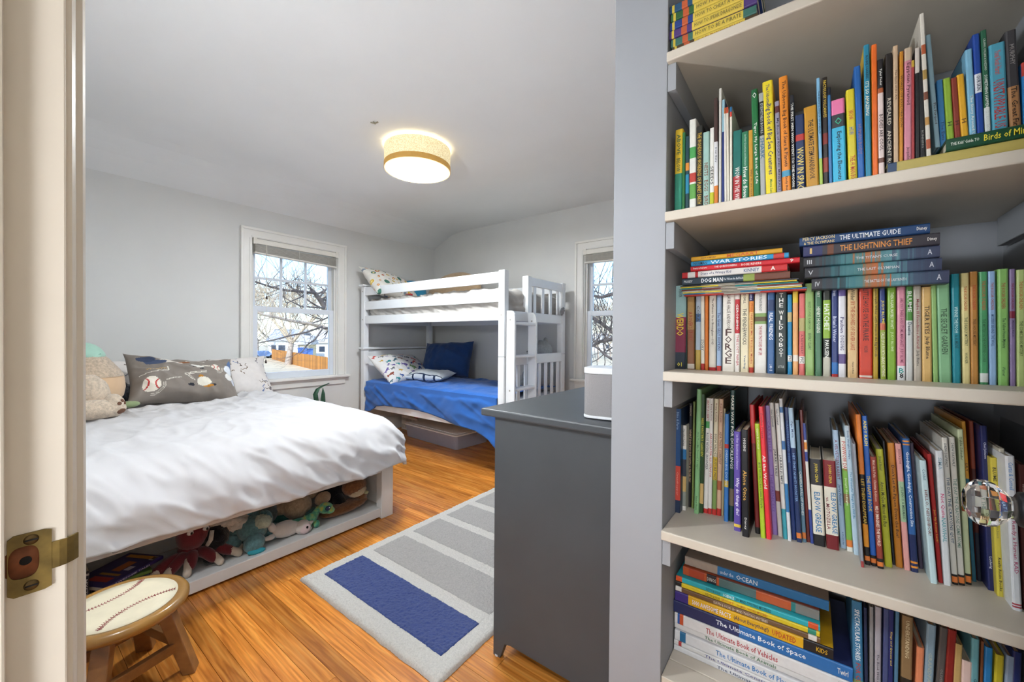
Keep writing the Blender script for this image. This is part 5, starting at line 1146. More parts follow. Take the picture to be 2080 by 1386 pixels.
# foot end
ex = bx1-.030
bp('end_rail', MB().box((ex, by0+PY, 1.2665), (ex+.024, by1-PY, 1.350)))
bp('end_rail', MB().box((ex, MPY+.060, 1.585), (ex+.024, by1-PY, 1.662)))
n = 4
for i in range(n):
    y = MPY+.060+(by1-PY-MPY-.060)*(i+.5)/n
    bp('slat', MB().box((ex+.004, y-.019, 1.351), (ex+.019, y+.019, 1.584)), bevel=.002)
bp('end_rail', MB().box((ex, by0+PY, .895), (ex+.024, by1-PY, .982)))
bp('end_rail', MB().box((ex, by0+PY, .345), (ex+.024, by1-PY, .455)))
for i in range(8):
    y = by0+PY+(by1-by0-2*PY)*(i+.5)/8
    bp('slat', MB().box((ex+.004, y-.019, .456), (ex+.019, y+.019, .894)), bevel=.002)
# ladder hooked on the foot end
LX = bx1+.004
def ladder_side(y):
    pr = [(LX, 0), (LX+.085, 0), (LX+.085, 1.29), (LX+.080, 1.315), (LX+.066, 1.335), (LX+.045, 1.345), (LX, 1.345)]
    return MB().prism(pr, y, y+.022, 'y')
for y in (by0+.022, by0+.330):
    sdp = bp('ladder_side', ladder_side(y))
    for zc in (1.27, .70):
        part('bolt', MB().cyl((LX+.04, y-.0015, zc), (LX+.04, y+.004, zc), .007, n=12), BOLT, sdp)
for z in (.16, .435, .705, .975, 1.242):
    bp('rung', MB().box((LX+.006, by0+.0445, z-.012), (LX+.080, by0+.3295, z+.012)), bevel=.006)
# slatted decks
for z in (.44, 1.335):
    for i in range(12):
        x = bx0+.10+i*.158
        bp('deck_slat', MB().box((x, by0+.034, z-.018), (x+.07, by1-.034, z)), bevel=0)

# mattresses and bedding
GREY = M('grey_sheet', '#b9b4ae', .9, .05, 6, .12, 500, spec=.2, sheen=.1)
def soft_box(x0, x1, y0, y1, z0, z1, amp, seed, nx=90, ny=50, fold=1.0):
    """wrinkled bedding wrapped over a mattress"""
    R = .05
    hgt = z1-z0
    def f(a, b):
        s = x0-hgt+(x1-x0+2*hgt)*a; t = y0-hgt+(y1-y0+2*hgt)*b
        bx_, by_ = min(max(s, x0+R), x1-R), min(max(t, y0+R), y1-R)
        dx, dy = s-bx_, t-by_; d = max(abs(dx), abs(dy)) if abs(dx) > 0 and abs(dy) > 0 else hypot(dx, dy)
        if d > 1e-6:
            l = hypot(dx, dy); ex_, ey_ = dx/l, dy/l; aa = min(d/R, pi/2)
            P = Vector((bx_+ex_*R*sin(aa), by_+ey_*R*sin(aa), z1-R*(1-cos(aa))-max(0, d-R*pi/2)))
        else: P = Vector((s, t, z1)); ex_ = ey_ = 0
        w = amp*(nz(P.x*9+P.z*14, P.y*9, seed)+.7*nz(P.x*21+P.z*20, P.z*12+P.y*14, seed+3)+fold*max(0, ridge(nz(P.x*8+P.z*22, P.y*5, seed+5))-.3))
        P += Vector((ex_*w, ey_*w, w*(.9 if d < R else .2)))
        P.z = max(P.z, z0)
        return P
    return MB().grid(f, nx, ny)
solo('mattress', soft_box(bx0+.085, bx1-.055, by0+.045, by1-.045, 1.336, 1.535, .017, 3, 190, 110), GREY, 'thin mattress in wrinkled grey bedding on the upper bunk', 'mattress', smooth=True, solid=.006)
solo('mattress', MB().box((bx0+.08, by0+.045, .441), (bx1-.045, by1-.045, .60)), M('ticking', '#cfd0d2', .9), 'mattress on the lower bunk under the blue blanket', 'mattress', bevel=.04)
BLUE = M('blue_jersey', '#2f67b6', .9, .06, 5, .15, 600, spec=.15, sheen=.25)
def blanket(u, v):
    # hangs over the front rail, lower towards the foot end
    s = bx0+.10+u*(bx1-.07-bx0-.10); L = 1.18
    hem = float(np.interp(u, [0, .05, .11, .2, .42, .55, .75, .88, .96, 1], [.34, .345, .41, .43, .445, .435, .375, .36, .30, .24]))+.010*nz(s*5, 1, 1)
    tot = (by1-.06)-(by0+.03); drop = .632-hem
    q = v*(tot+drop)
    R = .06; yy = by1-.06-q
    if yy > by0+.03+R: P = Vector((s, yy, .632+.012*nz(s*3, yy*4, 2)+.02*exp(-((yy-3.05)/.3)**2))); k = 0
    else:
        e = by0+.03+R-yy; aa = min(e/R, pi/2)
        P = Vector((s, by0+.03+R-R*sin(aa)-.028*min(1, e/.1), .632-R*(1-cos(aa))-max(0, e-R*pi/2))); k = 1
    c_ = (.030*nz(P.x*1.8-P.z*2.2, P.z*2, 11) if k else 0)
    w = .010*nz(P.x*5+P.y*3, P.z*9+P.y*5-P.x*3, 1.5)+.005*nz(P.x*14-P.z*12, P.z*6+P.y*12, 4.2)+.022*max(0, ridge(nz(P.x*2.6+P.z*6, P.y*4+P.z*2-P.x, 6.1))-.3)+.014*max(0, ridge(nz(P.x*6+P.z*11, P.y*7, 2.6))-.35)
    P.y -= w*(1 if k else .2)+max(0, c_)*.4; P.z += w*(.2 if k else 1)
    if k: P.y = min(P.y, by0-.002)
    return P
solo('blanket', MB().grid(blanket, 130, 110), BLUE, 'crumpled bright blue blanket over the lower bunk', 'blanket', smooth=True, solid=.008)
def animals(seed, base, kinds, N, wx, wy, rmin, rmax):
    rr_ = random.Random(seed); it = []
    for _ in range(N*6):
        if len(it) >= N: break
        x, y, r = rr_.uniform(-wx, wx), rr_.uniform(-wy, wy), rr_.uniform(rmin, rmax)
        if all(hypot(x-a[0], y-a[1]) > (r+a[2])*.95 for a in it): it.append((x, y, r, rr_.uniform(-.7, .7), rr_.choice(kinds), rr_.random()))
    def f(x, y):
        for ax, ay, r, an, cc, kd in it:
            dx, dy = x-ax, y-ay
            if abs(dx) > r*1.3 or abs(dy) > r*1.3: continue
            a, b = (dx*cos(an)+dy*sin(an))/r, (-dx*sin(an)+dy*cos(an))/r
            if kd < .0: continue
            if (a/.85)**2+(b/.36)**2 < 1: return cc
            if -1.25 < a < -.7 and abs(b) < (-.6-a)*.8: return cc          # tail
            if .0 < a < .35 and -.75 < b < 0 and a+b*.4 < .3: return cc      # fin
        return base
    return f
place_pillow('pillow', 'white pillow printed with colourful sea animals on the lower bunk', 'pillow', pillow_mb(.70, .46, .18, animals(4, '#e2e0de', ['#3a8f94', '#2b4f94', '#6a5a9a', '#8a4a3c', '#c9a03a', '#4a6a78', '#c0473f', '#5b5f66', '#7a9a6a'], 60, .34, .22, .02, .042), 130, 86, 12, .012), PRINTM,
             (-3.70, 2.86, .765), (-.15, 1, -.02), (-.80, -.10, .62))
place_pillow('pillow', 'navy blue pillow propped against the wall on the lower bunk', 'pillow', pillow_mb(.64, .46, .25, None, 60, 44, 15, .018), M('navy_cotton', '#24406f', .9, .06, 8, .15, 500, spec=.15, sheen=.2),
             (-3.44, 3.30, .86), (.93, .30, .05), (-.22, .40, .88))
def stripe_edge(x, y): return '#26344f' if abs(y+.125) < .007 or (y < -.128 and sin(x*46+1) > .82) else '#d3d8dc'
place_pillow('folded_sheet', 'small folded white and navy bundle on the blue blanket', 'bedding', pillow_mb(.50, .30, .09, stripe_edge, 70, 44, 21, .012), PRINTM,
             (-3.32, 2.93, .712), (.97, .22, 0), (-.2, .95, .14))
def planets(seed=3):
    rr_ = random.Random(seed); it = []
    cols = ['#dfb22a', '#d9844a', '#3f8fb4', '#6f86b0', '#4a7a6a', '#c9a84a', '#8f9aa8', '#b85a3a']
    for _ in range(400):
        x, y, r = rr_.uniform(-.34, .34), rr_.uniform(-.22, .22), rr_.uniform(.012, .032)
        if all(hypot(x-a[0], y-a[1]) > (r+a[2])*1.35 for a in it): it.append((x, y, r, rr_.choice(cols), rr_.random()))
    def f(x, y):
        for ax, ay, r, cc, kd in it:
            d = hypot(x-ax, (y-ay)*(1 if kd < .6 else 1.6))
            if d < r: return cc if d > r*.45 or kd > .5 else '#efdf9a'
            if kd > .8 and abs((y-ay)-.5*(x-ax)) < .003 and abs(x-ax) < r*1.7: return '#39414c'
        return '#e6e2da'
    return f
place_pillow('pillow', 'white pillow printed with planets at the head of the upper bunk', 'pillow', pillow_mb(.66, .46, .17, planets(), 130, 86, 25, .010), PRINTM,
             (-3.83, 2.80, 1.705), (-.12, 1, -.10), (-.72, -.05, .66))
place_pillow('cushion', 'round turquoise blue cushion edge beside the planet pillow', 'cushion', MB().ell((0, 0, 0), (.15, .15, .05), n=28, k=14), M('turquoise_plush', '#2488b0', .9, .06, 20, sheen=.3),
             (-3.83, 3.13, 1.69), (.3, 1, 0), (-.6, .1, .8))
def tanf(a, b):
    u, v = a*2-1, b*2-1
    return (u*.36, v*.27, .06*(1-u**4)*(1-v**4)+.006*nz(u*4, v*4, 2))
place_pillow('cushion', 'large rounded tan cushion at the wall side of the upper bunk', 'cushion', MB().ell((0, 0, 0), (.40, .26, .085), n=40, k=22, fz=.004), M('tan_fleece', '#b59a7a', .95, .08, 40, .3, 300, sheen=.3),
             (-3.42, 3.38, 1.66), (1, .10, 0), (-.1, .30, .95))
# small red object seen between the rails
solo('toy_block', MB().box((-3.40, 2.66, 1.546), (-3.33, 2.70, 1.576)), M('toy_red', '#a8242a', .5), 'small red toy on the grey bedding of the upper bunk', 'toy', bevel=.004)
# grey bundle hanging out near the far corner post of the upper bunk
FLUFF = M('grey_fluff', '#8f8f92', .95, .2, 60, .6, 160, bdist=.006, sheen=.2)
solo('plush_tail', MB().ell((bx1+.012, 3.425, 1.385), (.016, .026, .036), n=22, k=16, fz=.010, fs_=4).ell((bx1+.014, 3.442, 1.405), (.014, .018, .024), n=18, k=12, fz=.010, fs_=5), FLUFF, 'dark grey fluffy tuft poking through the upper bunk end slats', 'plush toy', smooth=True)

# grey teddy sitting at the foot of the lower bunk
GB = M('grey_bear_fur', '#a9adad', .95, .12, 50, .6, 260, sheen=.35, bdist=.004)
class MBO(MB):
    def __init__(s, o): super().__init__(); s.o = o
    def add(s, vs, fs, col=None): return super().add([Vector(v)+s.o for v in vs], fs, col)
gb_ = thing('teddy_bear', 'large light grey teddy bear sitting at the foot of the lower bunk', 'plush toy', (-2.21, 3.22, .64))
BO = Vector((.065, .085, 0))
part('body', MBO(BO).ell((-2.21, 3.24, .80), (.13, .155, .175), n=28, k=18, fz=.006), GB, gb_, smooth=True)
part('head', MBO(BO).ell((-2.20, 3.22, 1.00), (.115, .125, .105), n=28, k=18, fz=.005), GB, gb_, smooth=True)
for y in (3.13, 3.30):
    part('ear', MBO(BO).ell((-2.19, y, 1.10), (.018, .034, .032), n=16, k=10, fz=.003), GB, gb_, smooth=True)
part('muzzle', MBO(BO).ell((-2.29, 3.20, .97), (.045, .055, .042), n=16, k=10), M('pale_muzzle', '#c9c9c6', .95), gb_, smooth=True)
part('nose', MBO(BO).ell((-2.333, 3.195, .985), (.010, .018, .012), n=12, k=8), BLK, gb_, smooth=True)
for y in (3.16, 3.25): part('eye', MBO(BO).ell((-2.298, y, 1.02), (.008, .010, .011), n=10, k=8), BLK, gb_, smooth=True)
for s_ in (-1, 1):
    part('arm', MBO(BO).tube([(-2.19, 3.23+s_*.13, .88), (-2.22, 3.23+s_*.175, .80), (-2.28, 3.23+s_*.175, .73)], [.05, .05, .045], 14), GB, gb_, smooth=True, sub=1)
    lg = part('leg', MBO(BO).tube([(-2.22, 3.23+s_*.08, .70), (-2.32, 3.23+s_*.12, .70), (-2.42, 3.23+s_*.14, .705)], [.065, .06, .055], 14), GB, gb_, smooth=True, sub=1)

# ------------------------------------------------------------------ under the lower bunk
CLR = glassy('clear_plastic', (.80, .80, .84), .10, .25)
HAZE = M('hazy_plastic', '#cdcfe2', .3, .05, 6, spec=.6)
hb = HAZE.node_tree.nodes['Principled BSDF']; hb.inputs['Alpha'].default_value = .45
bn = thing('storage_bin', 'long clear plastic storage bin with white lid under the bunk', 'storage bin', (-3.22, 3.08, 0), radians(-4))
L2, W2, H2 = .44, .235, .135
def tray(l, w, h, z0, th, flare=.012):
    mb = MB()
    o = [(l-flare, w-flare, z0), (l, w, z0+h)]
    vs = []
    for (a, b, z) in ((l-flare, w-flare, z0), (l, w, z0+h), (l-th, w-th, z0+h), (l-flare-th, w-flare-th, z0+th)):
        p_ = rr(2*a, 2*b, .035, 4)
        vs += [(x, y, z) for x, y in p_]
    n = len(p_); fs = []
    for k in range(3):
        for i in range(n): fs.append((k*n+i, k*n+(i+1) % n, (k+1)*n+(i+1) % n, (k+1)*n+i))
    fs.append(tuple(range(n-1, -1, -1))); fs.append(tuple(3*n+i for i in range(n)))
    return mb.add(vs, fs)
part('tub', tray(L2, W2, H2, .002, .003), HAZE, bn, local=True)
lid = part('lid', MB().prism(rr(2*L2+.022, 2*W2+.022, .04, 4), H2+.001, H2+.014), M('bin_lid', '#eef0f2', .35), bn, local=True, bevel=.003)
part('lid_panel', MB().prism(rr(2*L2-.06, 2*W2-.06, .03, 4), H2+.014, H2+.020), M('bin_lid', '#dfe0e2'), lid, local=True, bevel=.003)
rq = random.Random(11)
for i in range(22):
    c_ = rq.choice(['#4a5a86', '#8a8fa0', '#b8563c', '#c9c4ba', '#5a6a74', '#7a4a44', '#d0b04a'])
    q = MB().bar((rq.uniform(-.36, .32), rq.uniform(-.17, .17), .03+.012*(i % 6)), (rq.uniform(-.36, .34), rq.uniform(-.17, .17), .035+.012*(i % 6)), rq.uniform(.02, .05), .014)
    part('packed_toy', q, M('packed_'+c_[1:], c_, .5), bn, local=True, bevel=.003)
bk = thing('toy_basket', 'white slotted plastic basket of toys under the head of the bunk', 'basket', (-3.80, 3.18, 0), radians(-6))
BL, BW, BH = .165, .13, .17
BAS = M('basket_plastic', '#ddd6cc', .45)
part('base', MB().box((-BL+.01, -BW+.01, .001), (BL-.01, BW-.01, .006)), BAS, bk, local=True)
for ax_ in (0, 1):
    for s_ in (-1, 1):
        mb = MB(); l_ = BL if ax_ == 0 else BW; o_ = BW if ax_ == 0 else BL
        def bb(a0, a1, z0, z1):
            if ax_ == 0: mb.box((a0, s_*o_-.002, z0), (a1, s_*o_+.002, z1))
            else: mb.box((s_*o_-.002, a0, z0), (s_*o_+.002, a1, z1))
        bb(-l_, l_, .006, .025); bb(-l_, l_, .07, .115); bb(-l_, l_, BH-.022, BH)
        k_ = 13
        for i in range(k_+1):
            a_ = -l_+2*l_*i/k_; bb(max(a_-.006, -l_), min(a_+.006, l_), .025, .07); bb(max(a_-.006, -l_), min(a_+.006, l_), .115, BH-.022)
        part('slotted_side', mb, BAS, bk, local=True)
part('rim', MB().tube([(-BL, -BW, BH), (BL, -BW, BH), (BL, BW, BH), (-BL, BW, BH), (-BL, -BW, BH)], .006, 8), BAS, bk, local=True)
for (x, y, z, c_, R_) in ((-.07, -.03, .16, '#c9a02e', (.06, .04, .03)), (.06, -.03, .165, '#a8282c', (.05, .05, .03)), (.02, .05, .165, '#2a2622', (.07, .03, .025)), (-.10, .05, .15, '#b8923a', (.04, .04, .03)), (0, 0, .08, '#4a4a52', (.13, .1, .06))):
    q = MB(); q.box((x-R_[0], y-R_[1], z-R_[2]), (x+R_[0], y+R_[1], z+R_[2]), Matrix.Rotation(x*9, 3, 'Z')@Matrix.Rotation(y*6, 3, 'X'))
    part('toy_piece', q, M('piece_'+c_[1:], c_, .5), bk, local=True, bevel=.01)
# ================================================================== plush toys on the bed
RZ = lambda d: Matrix.Rotation(radians(d), 3, 'Z')
RX = lambda d: Matrix.Rotation(radians(d), 3, 'X')
RY = lambda d: Matrix.Rotation(radians(d), 3, 'Y')
def fur(name, col, var=.16, b=.7, sc=70): return M(name, col, .97, var, sc, b, 260, spec=.1, sheen=.4, bdist=.005)
ZD = .650       # top of the duvet near the pillows
FB = fur('cream_fur', '#cdbba6', .2)
MINT = M('mint_plush', '#a6cdbb', .9, .04, 30, .2, 300, sheen=.3)
PEACH = M('peach_plush', '#d8b692', .85, .04, 10, .15, 300, sheen=.3)
DKB = M('brown_pad', '#6a4836', .8, .06, 30)
# egg-shaped plush with mint cap, woolly middle and smooth peach base
ep = thing('round_plush', 'egg-shaped plush toy with mint top, woolly middle and peach base', 'plush toy', (-3.62, .37, ZD))
c0 = Vector((-3.62, .385, ZD+.005)); EG = 1.12
prof = [(0, 0), (.07, .003), (.125, .025), (.155, .07), (.163, .12), (.158, .17)]
part('base', MB().lathe([(a*EG, b*EG) for a, b in prof+[(.150, .20), (.10, .205)]], 36, c0), PEACH, ep, smooth=True)
mid = MB()
def midf(a, b):
    t = 2*pi*a; z = .185+b*.115; r = .158-.060*b-.02*b*b+.004*nz(cos(t)*18, sin(t)*18, z*110)
    return (c0.x+EG*r*cos(t), c0.y+EG*r*sin(t), c0.z+EG*z)
part('woolly_band', mid.grid(midf, 72, 16), fur('wool_beige', '#c4b09a', .25), ep, smooth=True)
part('cap', MB().lathe([(.084*EG, .285*EG), (.078*EG, .315*EG), (.062*EG, .342*EG), (.038*EG, .363*EG), (.012*EG, .374*EG), (0, .375*EG)], 36, c0), MINT, ep, smooth=True)
e_ = c0+Vector((.070, -.028, .366)); part('eye', MB().ell(e_, (.009, .009, .009), n=12, k=8), BLK, ep, smooth=True)
part('brow', MB().tube([c0+Vector((.078, .032, .350)), c0+Vector((.073, .046, .346)), c0+Vector((.064, .060, .350))], .0022, 6), M('thread_teal', '#3f6a62', .8), ep)
# teddy in front of it, mostly hidden by the door casing
tb = thing('teddy_bear', 'cream fluffy teddy bear with brown paw pads lying on the white duvet', 'plush toy', (-3.33, .26, ZD))
part('body', MB().ell((-3.36, .22, ZD+.13), (.14, .13, .135), n=32, k=20, fz=.006, fs_=7), FB, tb, smooth=True)
part('head', MB().ell((-3.38, .175, ZD+.32), (.11, .115, .11), n=32, k=20, fz=.005, fs_=7), FB, tb, smooth=True)
for y in (.10, .25): part('ear', MB().ell((-3.40, y, ZD+.41), (.03, .042, .042), n=16, k=10, fz=.003), FB, tb, smooth=True)
part('muzzle', MB().ell((-3.28, .15, ZD+.29), (.05, .055, .042), n=18, k=10), M('pale_muzzle', '#c9c9c6'), tb, smooth=True)
part('nose', MB().ell((-3.232, .15, ZD+.305), (.012, .02, .013), n=12, k=8), DKB, tb, smooth=True)
for y in (.11, .20): part('eye', MB().ell((-3.272, y, ZD+.345), (.008, .009, .010), n=10, k=8), BLK, tb, smooth=True)
part('arm', MB().ell((-3.29, .375, ZD+.130), (.066, .078, .118), RX(10), n=28, k=18, fz=.005, fs_=7), FB, tb, smooth=True)
part('arm', MB().ell((-3.30, .115, ZD+.125), (.06, .06, .11), RX(14), n=22, k=14, fz=.005), FB, tb, smooth=True)
for (y0, y1, k) in ((.30, .455, 0), (.20, .12, 1)):
    L_ = MB().ell((-3.22, (y0+y1)/2, ZD+.052), (.062, abs(y1-y0)/2+.055, .056), RZ(0), n=28, k=16, fz=.004, fs_=7)
    part('leg', L_, FB, tb, smooth=True)
ft = part('foot', MB().ell((-3.235, .455, ZD+.064), (.062, .050, .068), n=28, k=18, fz=.003, fs_=7), FB, tb, smooth=True)
for (az, el, r1, r2) in ((38, -26, .024, .017), (22, 14, .011, .010), (46, 26, .010, .010), (64, 12, .009, .010)):
    a, q = radians(az), radians(el); nrm_ = Vector((cos(a)*cos(q), sin(a)*cos(q), sin(q)))
    pc = Vector((-3.235, .455, ZD+.064))+Vector((nrm_.x*.063, nrm_.y*.051, nrm_.z*.069))
    part('paw_pad', MB().ell(pc, (.005, r1, r2), RZ(az)@RY(-el), n=14, k=8), DKB, ft, smooth=True)
solo('curly_plush', MB().ell((-3.66, .555, ZD+.075), (.04, .045, .085), n=26, k=18, fz=.018, fs_=4.5, seed=4), fur('black_curls', '#1b1c24', .3), 'small black curly plush squeezed between peach plush and grey pillow', 'plush toy', smooth=True)
solo('green_plush', MB().ell((-3.55, .578, ZD+.022), (.028, .050, .022), n=20, k=12, fz=.002), M('sage_plush', '#8f9f74', .9, .06, 30, sheen=.3), 'small sage green plush lying beside the grey pillow corner', 'plush toy', smooth=True)

# ================================================================== toys on the shelf at the foot of the bed (shelf top z = .062)
ZS_ = .0625
XF = -2.20
def at(px, py, x=XF): return on(px, py, 'X', x)
# octopus
RED = fur('octopus_red', '#6d2a30', .14, .4, 40); SUCK = M('sucker_cream', '#cdbfae', .9, .06, 60, .3, 200)
oc = thing('plush_octopus', 'dark red plush octopus with ribbed cream undersides on the bed shelf', 'plush toy', (-2.26, .60, ZS_))
hc_ = Vector((-2.27, .60, ZS_+.155))
part('head', MB().ell(hc_, (.060, .062, .080), RX(-12), n=26, k=18, fz=.003).ell(hc_+Vector((-.005, -.01, -.075)), (.042, .046, .06), n=22, k=14), RED, oc, smooth=True)
for dy in (-.024, .034):
    ey = part('eye', MB().ell(hc_+Vector((.054, dy, .022)), (.008, .013, .010), n=12, k=8), WHITE, oc, smooth=True)
    part('pupil', MB().ell(hc_+Vector((.061, dy+.003, .021)), (.003, .005, .006), n=8, k=6), BLK, ey, smooth=True)
for i, (dx, dy, ln) in enumerate(((.055, -.10, 0), (.075, -.03, 0), (.075, .06, 0), (.06, .135, 0), (.01, .155, 0), (.03, -.15, 0))):
    bpt = hc_+Vector((.01+.1*dx, dy*.25, -.09)); md_ = Vector((bpt.x+dx*.6, bpt.y+dy*.55, ZS_+.05)); en = Vector((hc_.x+dx*1.15, hc_.y+dy*1.1, ZS_+.024))
    en.x = min(en.x, -2.165)
    path = [bpt, bpt.lerp(md_, .5)+Vector((0, 0, .012)), md_, md_.lerp(en, .5), en]
    arm_ = part('tentacle', MB().tube(path, [.026, .026, .025, .022, .014], 14), RED, oc, smooth=True, sub=1)
    rb = MB()
    for j in range(9):
        f = .36+.62*j/8; k_ = f*4; a_ = int(min(k_, 3)); q = path[a_].lerp(path[a_+1], k_-a_)
        rb.ell(q+Vector((.008, .012*(1 if dy > 0 else -1), -.006)), (.017, .016, .019), n=10, k=7)
    part('suckers', rb, SUCK, arm_, smooth=True)
# black plush with white mane
BF = fur('black_fur', '#15161c', .3); WF = fur('white_mane', '#cfc8bd', .15)
sk2 = thing('plush_skunk', 'black plush animal with a shaggy white stripe, next to the octopus', 'plush toy', (-2.33, .73, ZS_))
part('body', MB().ell((-2.34, .76, ZS_+.12), (.07, .10, .10), n=28, k=18, fz=.010, fs_=7), BF, sk2, smooth=True)
part('head', MB().ell((-2.265, .715, ZS_+.115), (.062, .058, .068), n=26, k=18, fz=.007, fs_=7), BF, sk2, smooth=True)
part('leg', MB().ell((-2.24, .70, ZS_+.035), (.04, .045, .035), n=20, k=12, fz=.005), BF, sk2, smooth=True)
part('mane', MB().ell((-2.27, .765, ZS_+.175), (.045, .085, .032), RX(-8), n=30, k=18, fz=.016, fs_=5).ell((-2.25, .80, ZS_+.150), (.030, .05, .030), n=22, k=14, fz=.014, fs_=5), WF, sk2, smooth=True)
part('face_stripe', MB().tube([(-2.222, .672, ZS_+.105), (-2.212, .683, ZS_+.13), (-2.228, .693, ZS_+.165)], [.008, .010, .009], 8), WF, sk2, smooth=True)
# teal shaggy dog
TL = fur('teal_fur', '#5f868b', .25); TL2 = fur('pale_teal_fur', '#b3bfae', .2)
dg_ = thing('plush_dog', 'grey-teal shaggy plush dog slumped forward in the middle of the shelf', 'plush toy', (-2.27, .90, ZS_))
part('body', MB().ell((-2.31, .90, ZS_+.085), (.075, .085, .085), n=30, k=20, fz=.007, fs_=6, seed=2), TL, dg_, smooth=True)
part('head', MB().ell((-2.245, .895, ZS_+.095), (.065, .066, .065), n=30, k=20, fz=.006, fs_=6, seed=3), TL, dg_, smooth=True)
part('forehead', MB().ell((-2.218, .925, ZS_+.128), (.045, .044, .036), n=24, k=16, fz=.007, fs_=6), TL2, dg_, smooth=True)
mz = part('muzzle', MB().ell((-2.185, .88, ZS_+.047), (.040, .046, .052), RX(-8), n=28, k=18, fz=.004, fs_=8), TL, dg_, smooth=True)
part('snout_tip', MB().ell((-2.158, .88, ZS_+.014), (.020, .040, .014), RX(-6), n=18, k=10), M('teal_suede', '#2f9aa8', .8), mz, smooth=True)
part('paw', MB().ell((-2.255, .80, ZS_+.05), (.036, .060, .042), RZ(20), n=24, k=14, fz=.004), TL, dg_, smooth=True)
part('paw', MB().ell((-2.245, .985, ZS_+.045), (.046, .052, .042), n=24, k=14, fz=.004), TL, dg_, smooth=True)
for y_, a_ in ((.835, -20), (.965, 15)):
    part('ear', MB().ell((-2.275, y_, ZS_+.115), (.022, .034, .05), RX(a_), n=18, k=12, fz=.004), TL, dg_, smooth=True)
sl1 = solo('grey_plush', MB().ell((-2.37, .985, ZS_+.150), (.066, .075, .062), n=28, k=18, fz=.005), fur('slate_fur', '#5d696c', .2), 'dark slate grey plush ball behind the teal dog', 'plush toy', smooth=True)
sl2 = solo('blue_plush', MB().ell((-2.285, .865, ZS_+.188), (.016, .020, .024), n=16, k=10).ell((-2.30, .885, ZS_+.205), (.018, .03, .018), n=16, k=10), M('bright_teal_plush', '#3f8fa4', .9, sheen=.3), 'little bright teal plush foot above the teal dog', 'plush toy', smooth=True)
sl3 = solo('green_toy', MB().ell((-2.40, 1.085, ZS_+.14), (.05, .06, .075), n=24, k=14, fz=.004).ell((-2.38, 1.12, ZS_+.08), (.06, .06, .06), n=20, k=12), M('olive_plush', '#5c7a2e', .9, .35, 14, sheen=.3), 'olive green plush deep in the shelf behind the white cat', 'plush toy', smooth=True)
sl4 = solo('teal_toy', MB().ell((-2.35, 1.19, ZS_+.055), (.06, .075, .05), n=24, k=14, fz=.003), M('deep_teal_plush', '#1f5f5c', .9, .1, 20, sheen=.3), 'deep teal plush beneath the beige teddy', 'plush toy', smooth=True)
# white beanie cat
WC = M('white_beanie', '#d6cfc8', .9, .05, 40, .25, 300, sheen=.35)
ct = thing('plush_cat', 'white beanie cat plush lying on its side with pale pink face', 'plush toy', (-2.20, 1.10, ZS_))
part('body', MB().ell((-2.21, 1.09, ZS_+.045), (.040, .075, .042), RX(-8), n=28, k=16), WC, ct, smooth=True)
hd = part('head', MB().ell((-2.185, 1.165, ZS_+.034), (.036, .040, .036), n=26, k=16), WC, ct, smooth=True)
part('face', MB().ell((-2.166, 1.168, ZS_+.030), (.020, .031, .029), n=20, k=12), M('pink_white_plush', '#dcc8ca', .9, .03, 20), hd, smooth=True)
part('eye', MB().ell((-2.147, 1.172, ZS_+.040), (.004, .006, .007), n=10, k=8), BLK, hd, smooth=True)
for y_, z_ in ((1.198, .045), (1.19, .010)): part('ear', MB().lathe([(.013, 0), (.008, .012), (0, .024)], 12, (-2.175, y_, ZS_+z_), RX(-75)), WC, hd, smooth=True)
part('leg', MB().tube([(-2.215, 1.035, ZS_+.05), (-2.20, 1.015, ZS_+.085), (-2.205, 1.01, ZS_+.105)], [.020, .018, .015], 12), WC, ct, smooth=True, sub=1)
part('leg', MB().tube([(-2.20, 1.03, ZS_+.035), (-2.18, .995, ZS_+.040), (-2.175, .968, ZS_+.046)], [.015, .013, .009], 12), WC, ct, smooth=True, sub=1)
# green dinosaur
GD = M('dino_plush', '#57a07a', .85, .0, 1, .2, 300, sheen=.3)
t = GD.node_tree; b_ = t.nodes['Principled BSDF']; nz_ = _n(t, 'TexNoise'); nz_.inputs['Scale'].default_value = 26; tc = _n(t, 'TexCoord'); t.links.new(tc.outputs['Object'], nz_.inputs['Vector'])
cr = _n(t, 'ValToRGB'); el = cr.color_ramp.elements; el[0].position = .36; el[0].color = (*lin('#2f7a6c'), 1); el[1].position = .66; el[1].color = (*lin('#b9bd55'), 1); x_ = el.new(.5); x_.color = (*lin('#5fae86'), 1)
t.links.new(nz_.outputs[0], cr.inputs[0]); t.links.new(cr.outputs[0], b_.inputs['Base Color'])
dn = thing('plush_dinosaur', 'mottled green plush dinosaur with big glossy eyes and long neck', 'plush toy', (-2.20, 1.25, ZS_))
part('body', MB().ell((-2.215, 1.235, ZS_+.062), (.036, .048, .036), RX(18), n=24, k=14).tube([(-2.21, 1.26, ZS_+.08), (-2.205, 1.275, ZS_+.105), (-2.20, 1.29, ZS_+.125)], [.024, .018, .018], 14), GD, dn, smooth=True)
hd = part('head', MB().ell((-2.19, 1.318, ZS_+.112), (.035, .043, .036), RX(-14), n=26, k=16).ell((-2.18, 1.338, ZS_+.092), (.028, .028, .022), n=20, k=12), GD, dn, smooth=True)
ey = part('eye', MB().ell((-2.158, 1.315, ZS_+.120), (.008, .016, .016), n=18, k=10), M('dino_eye', '#23335c', .08, .05, 20), hd, smooth=True)
part('eye_shine', MB().ell((-2.150, 1.319, ZS_+.126), (.002, .004, .004), n=8, k=6), WHITE, ey, smooth=True)
for (x_, y_) in ((-2.19, 1.215), (-2.188, 1.262), (-2.24, 1.215), (-2.24, 1.258)):
    part('leg', MB().ell((x_, y_, ZS_+.026), (.016, .019, .027), n=16, k=10), GD, dn, smooth=True)
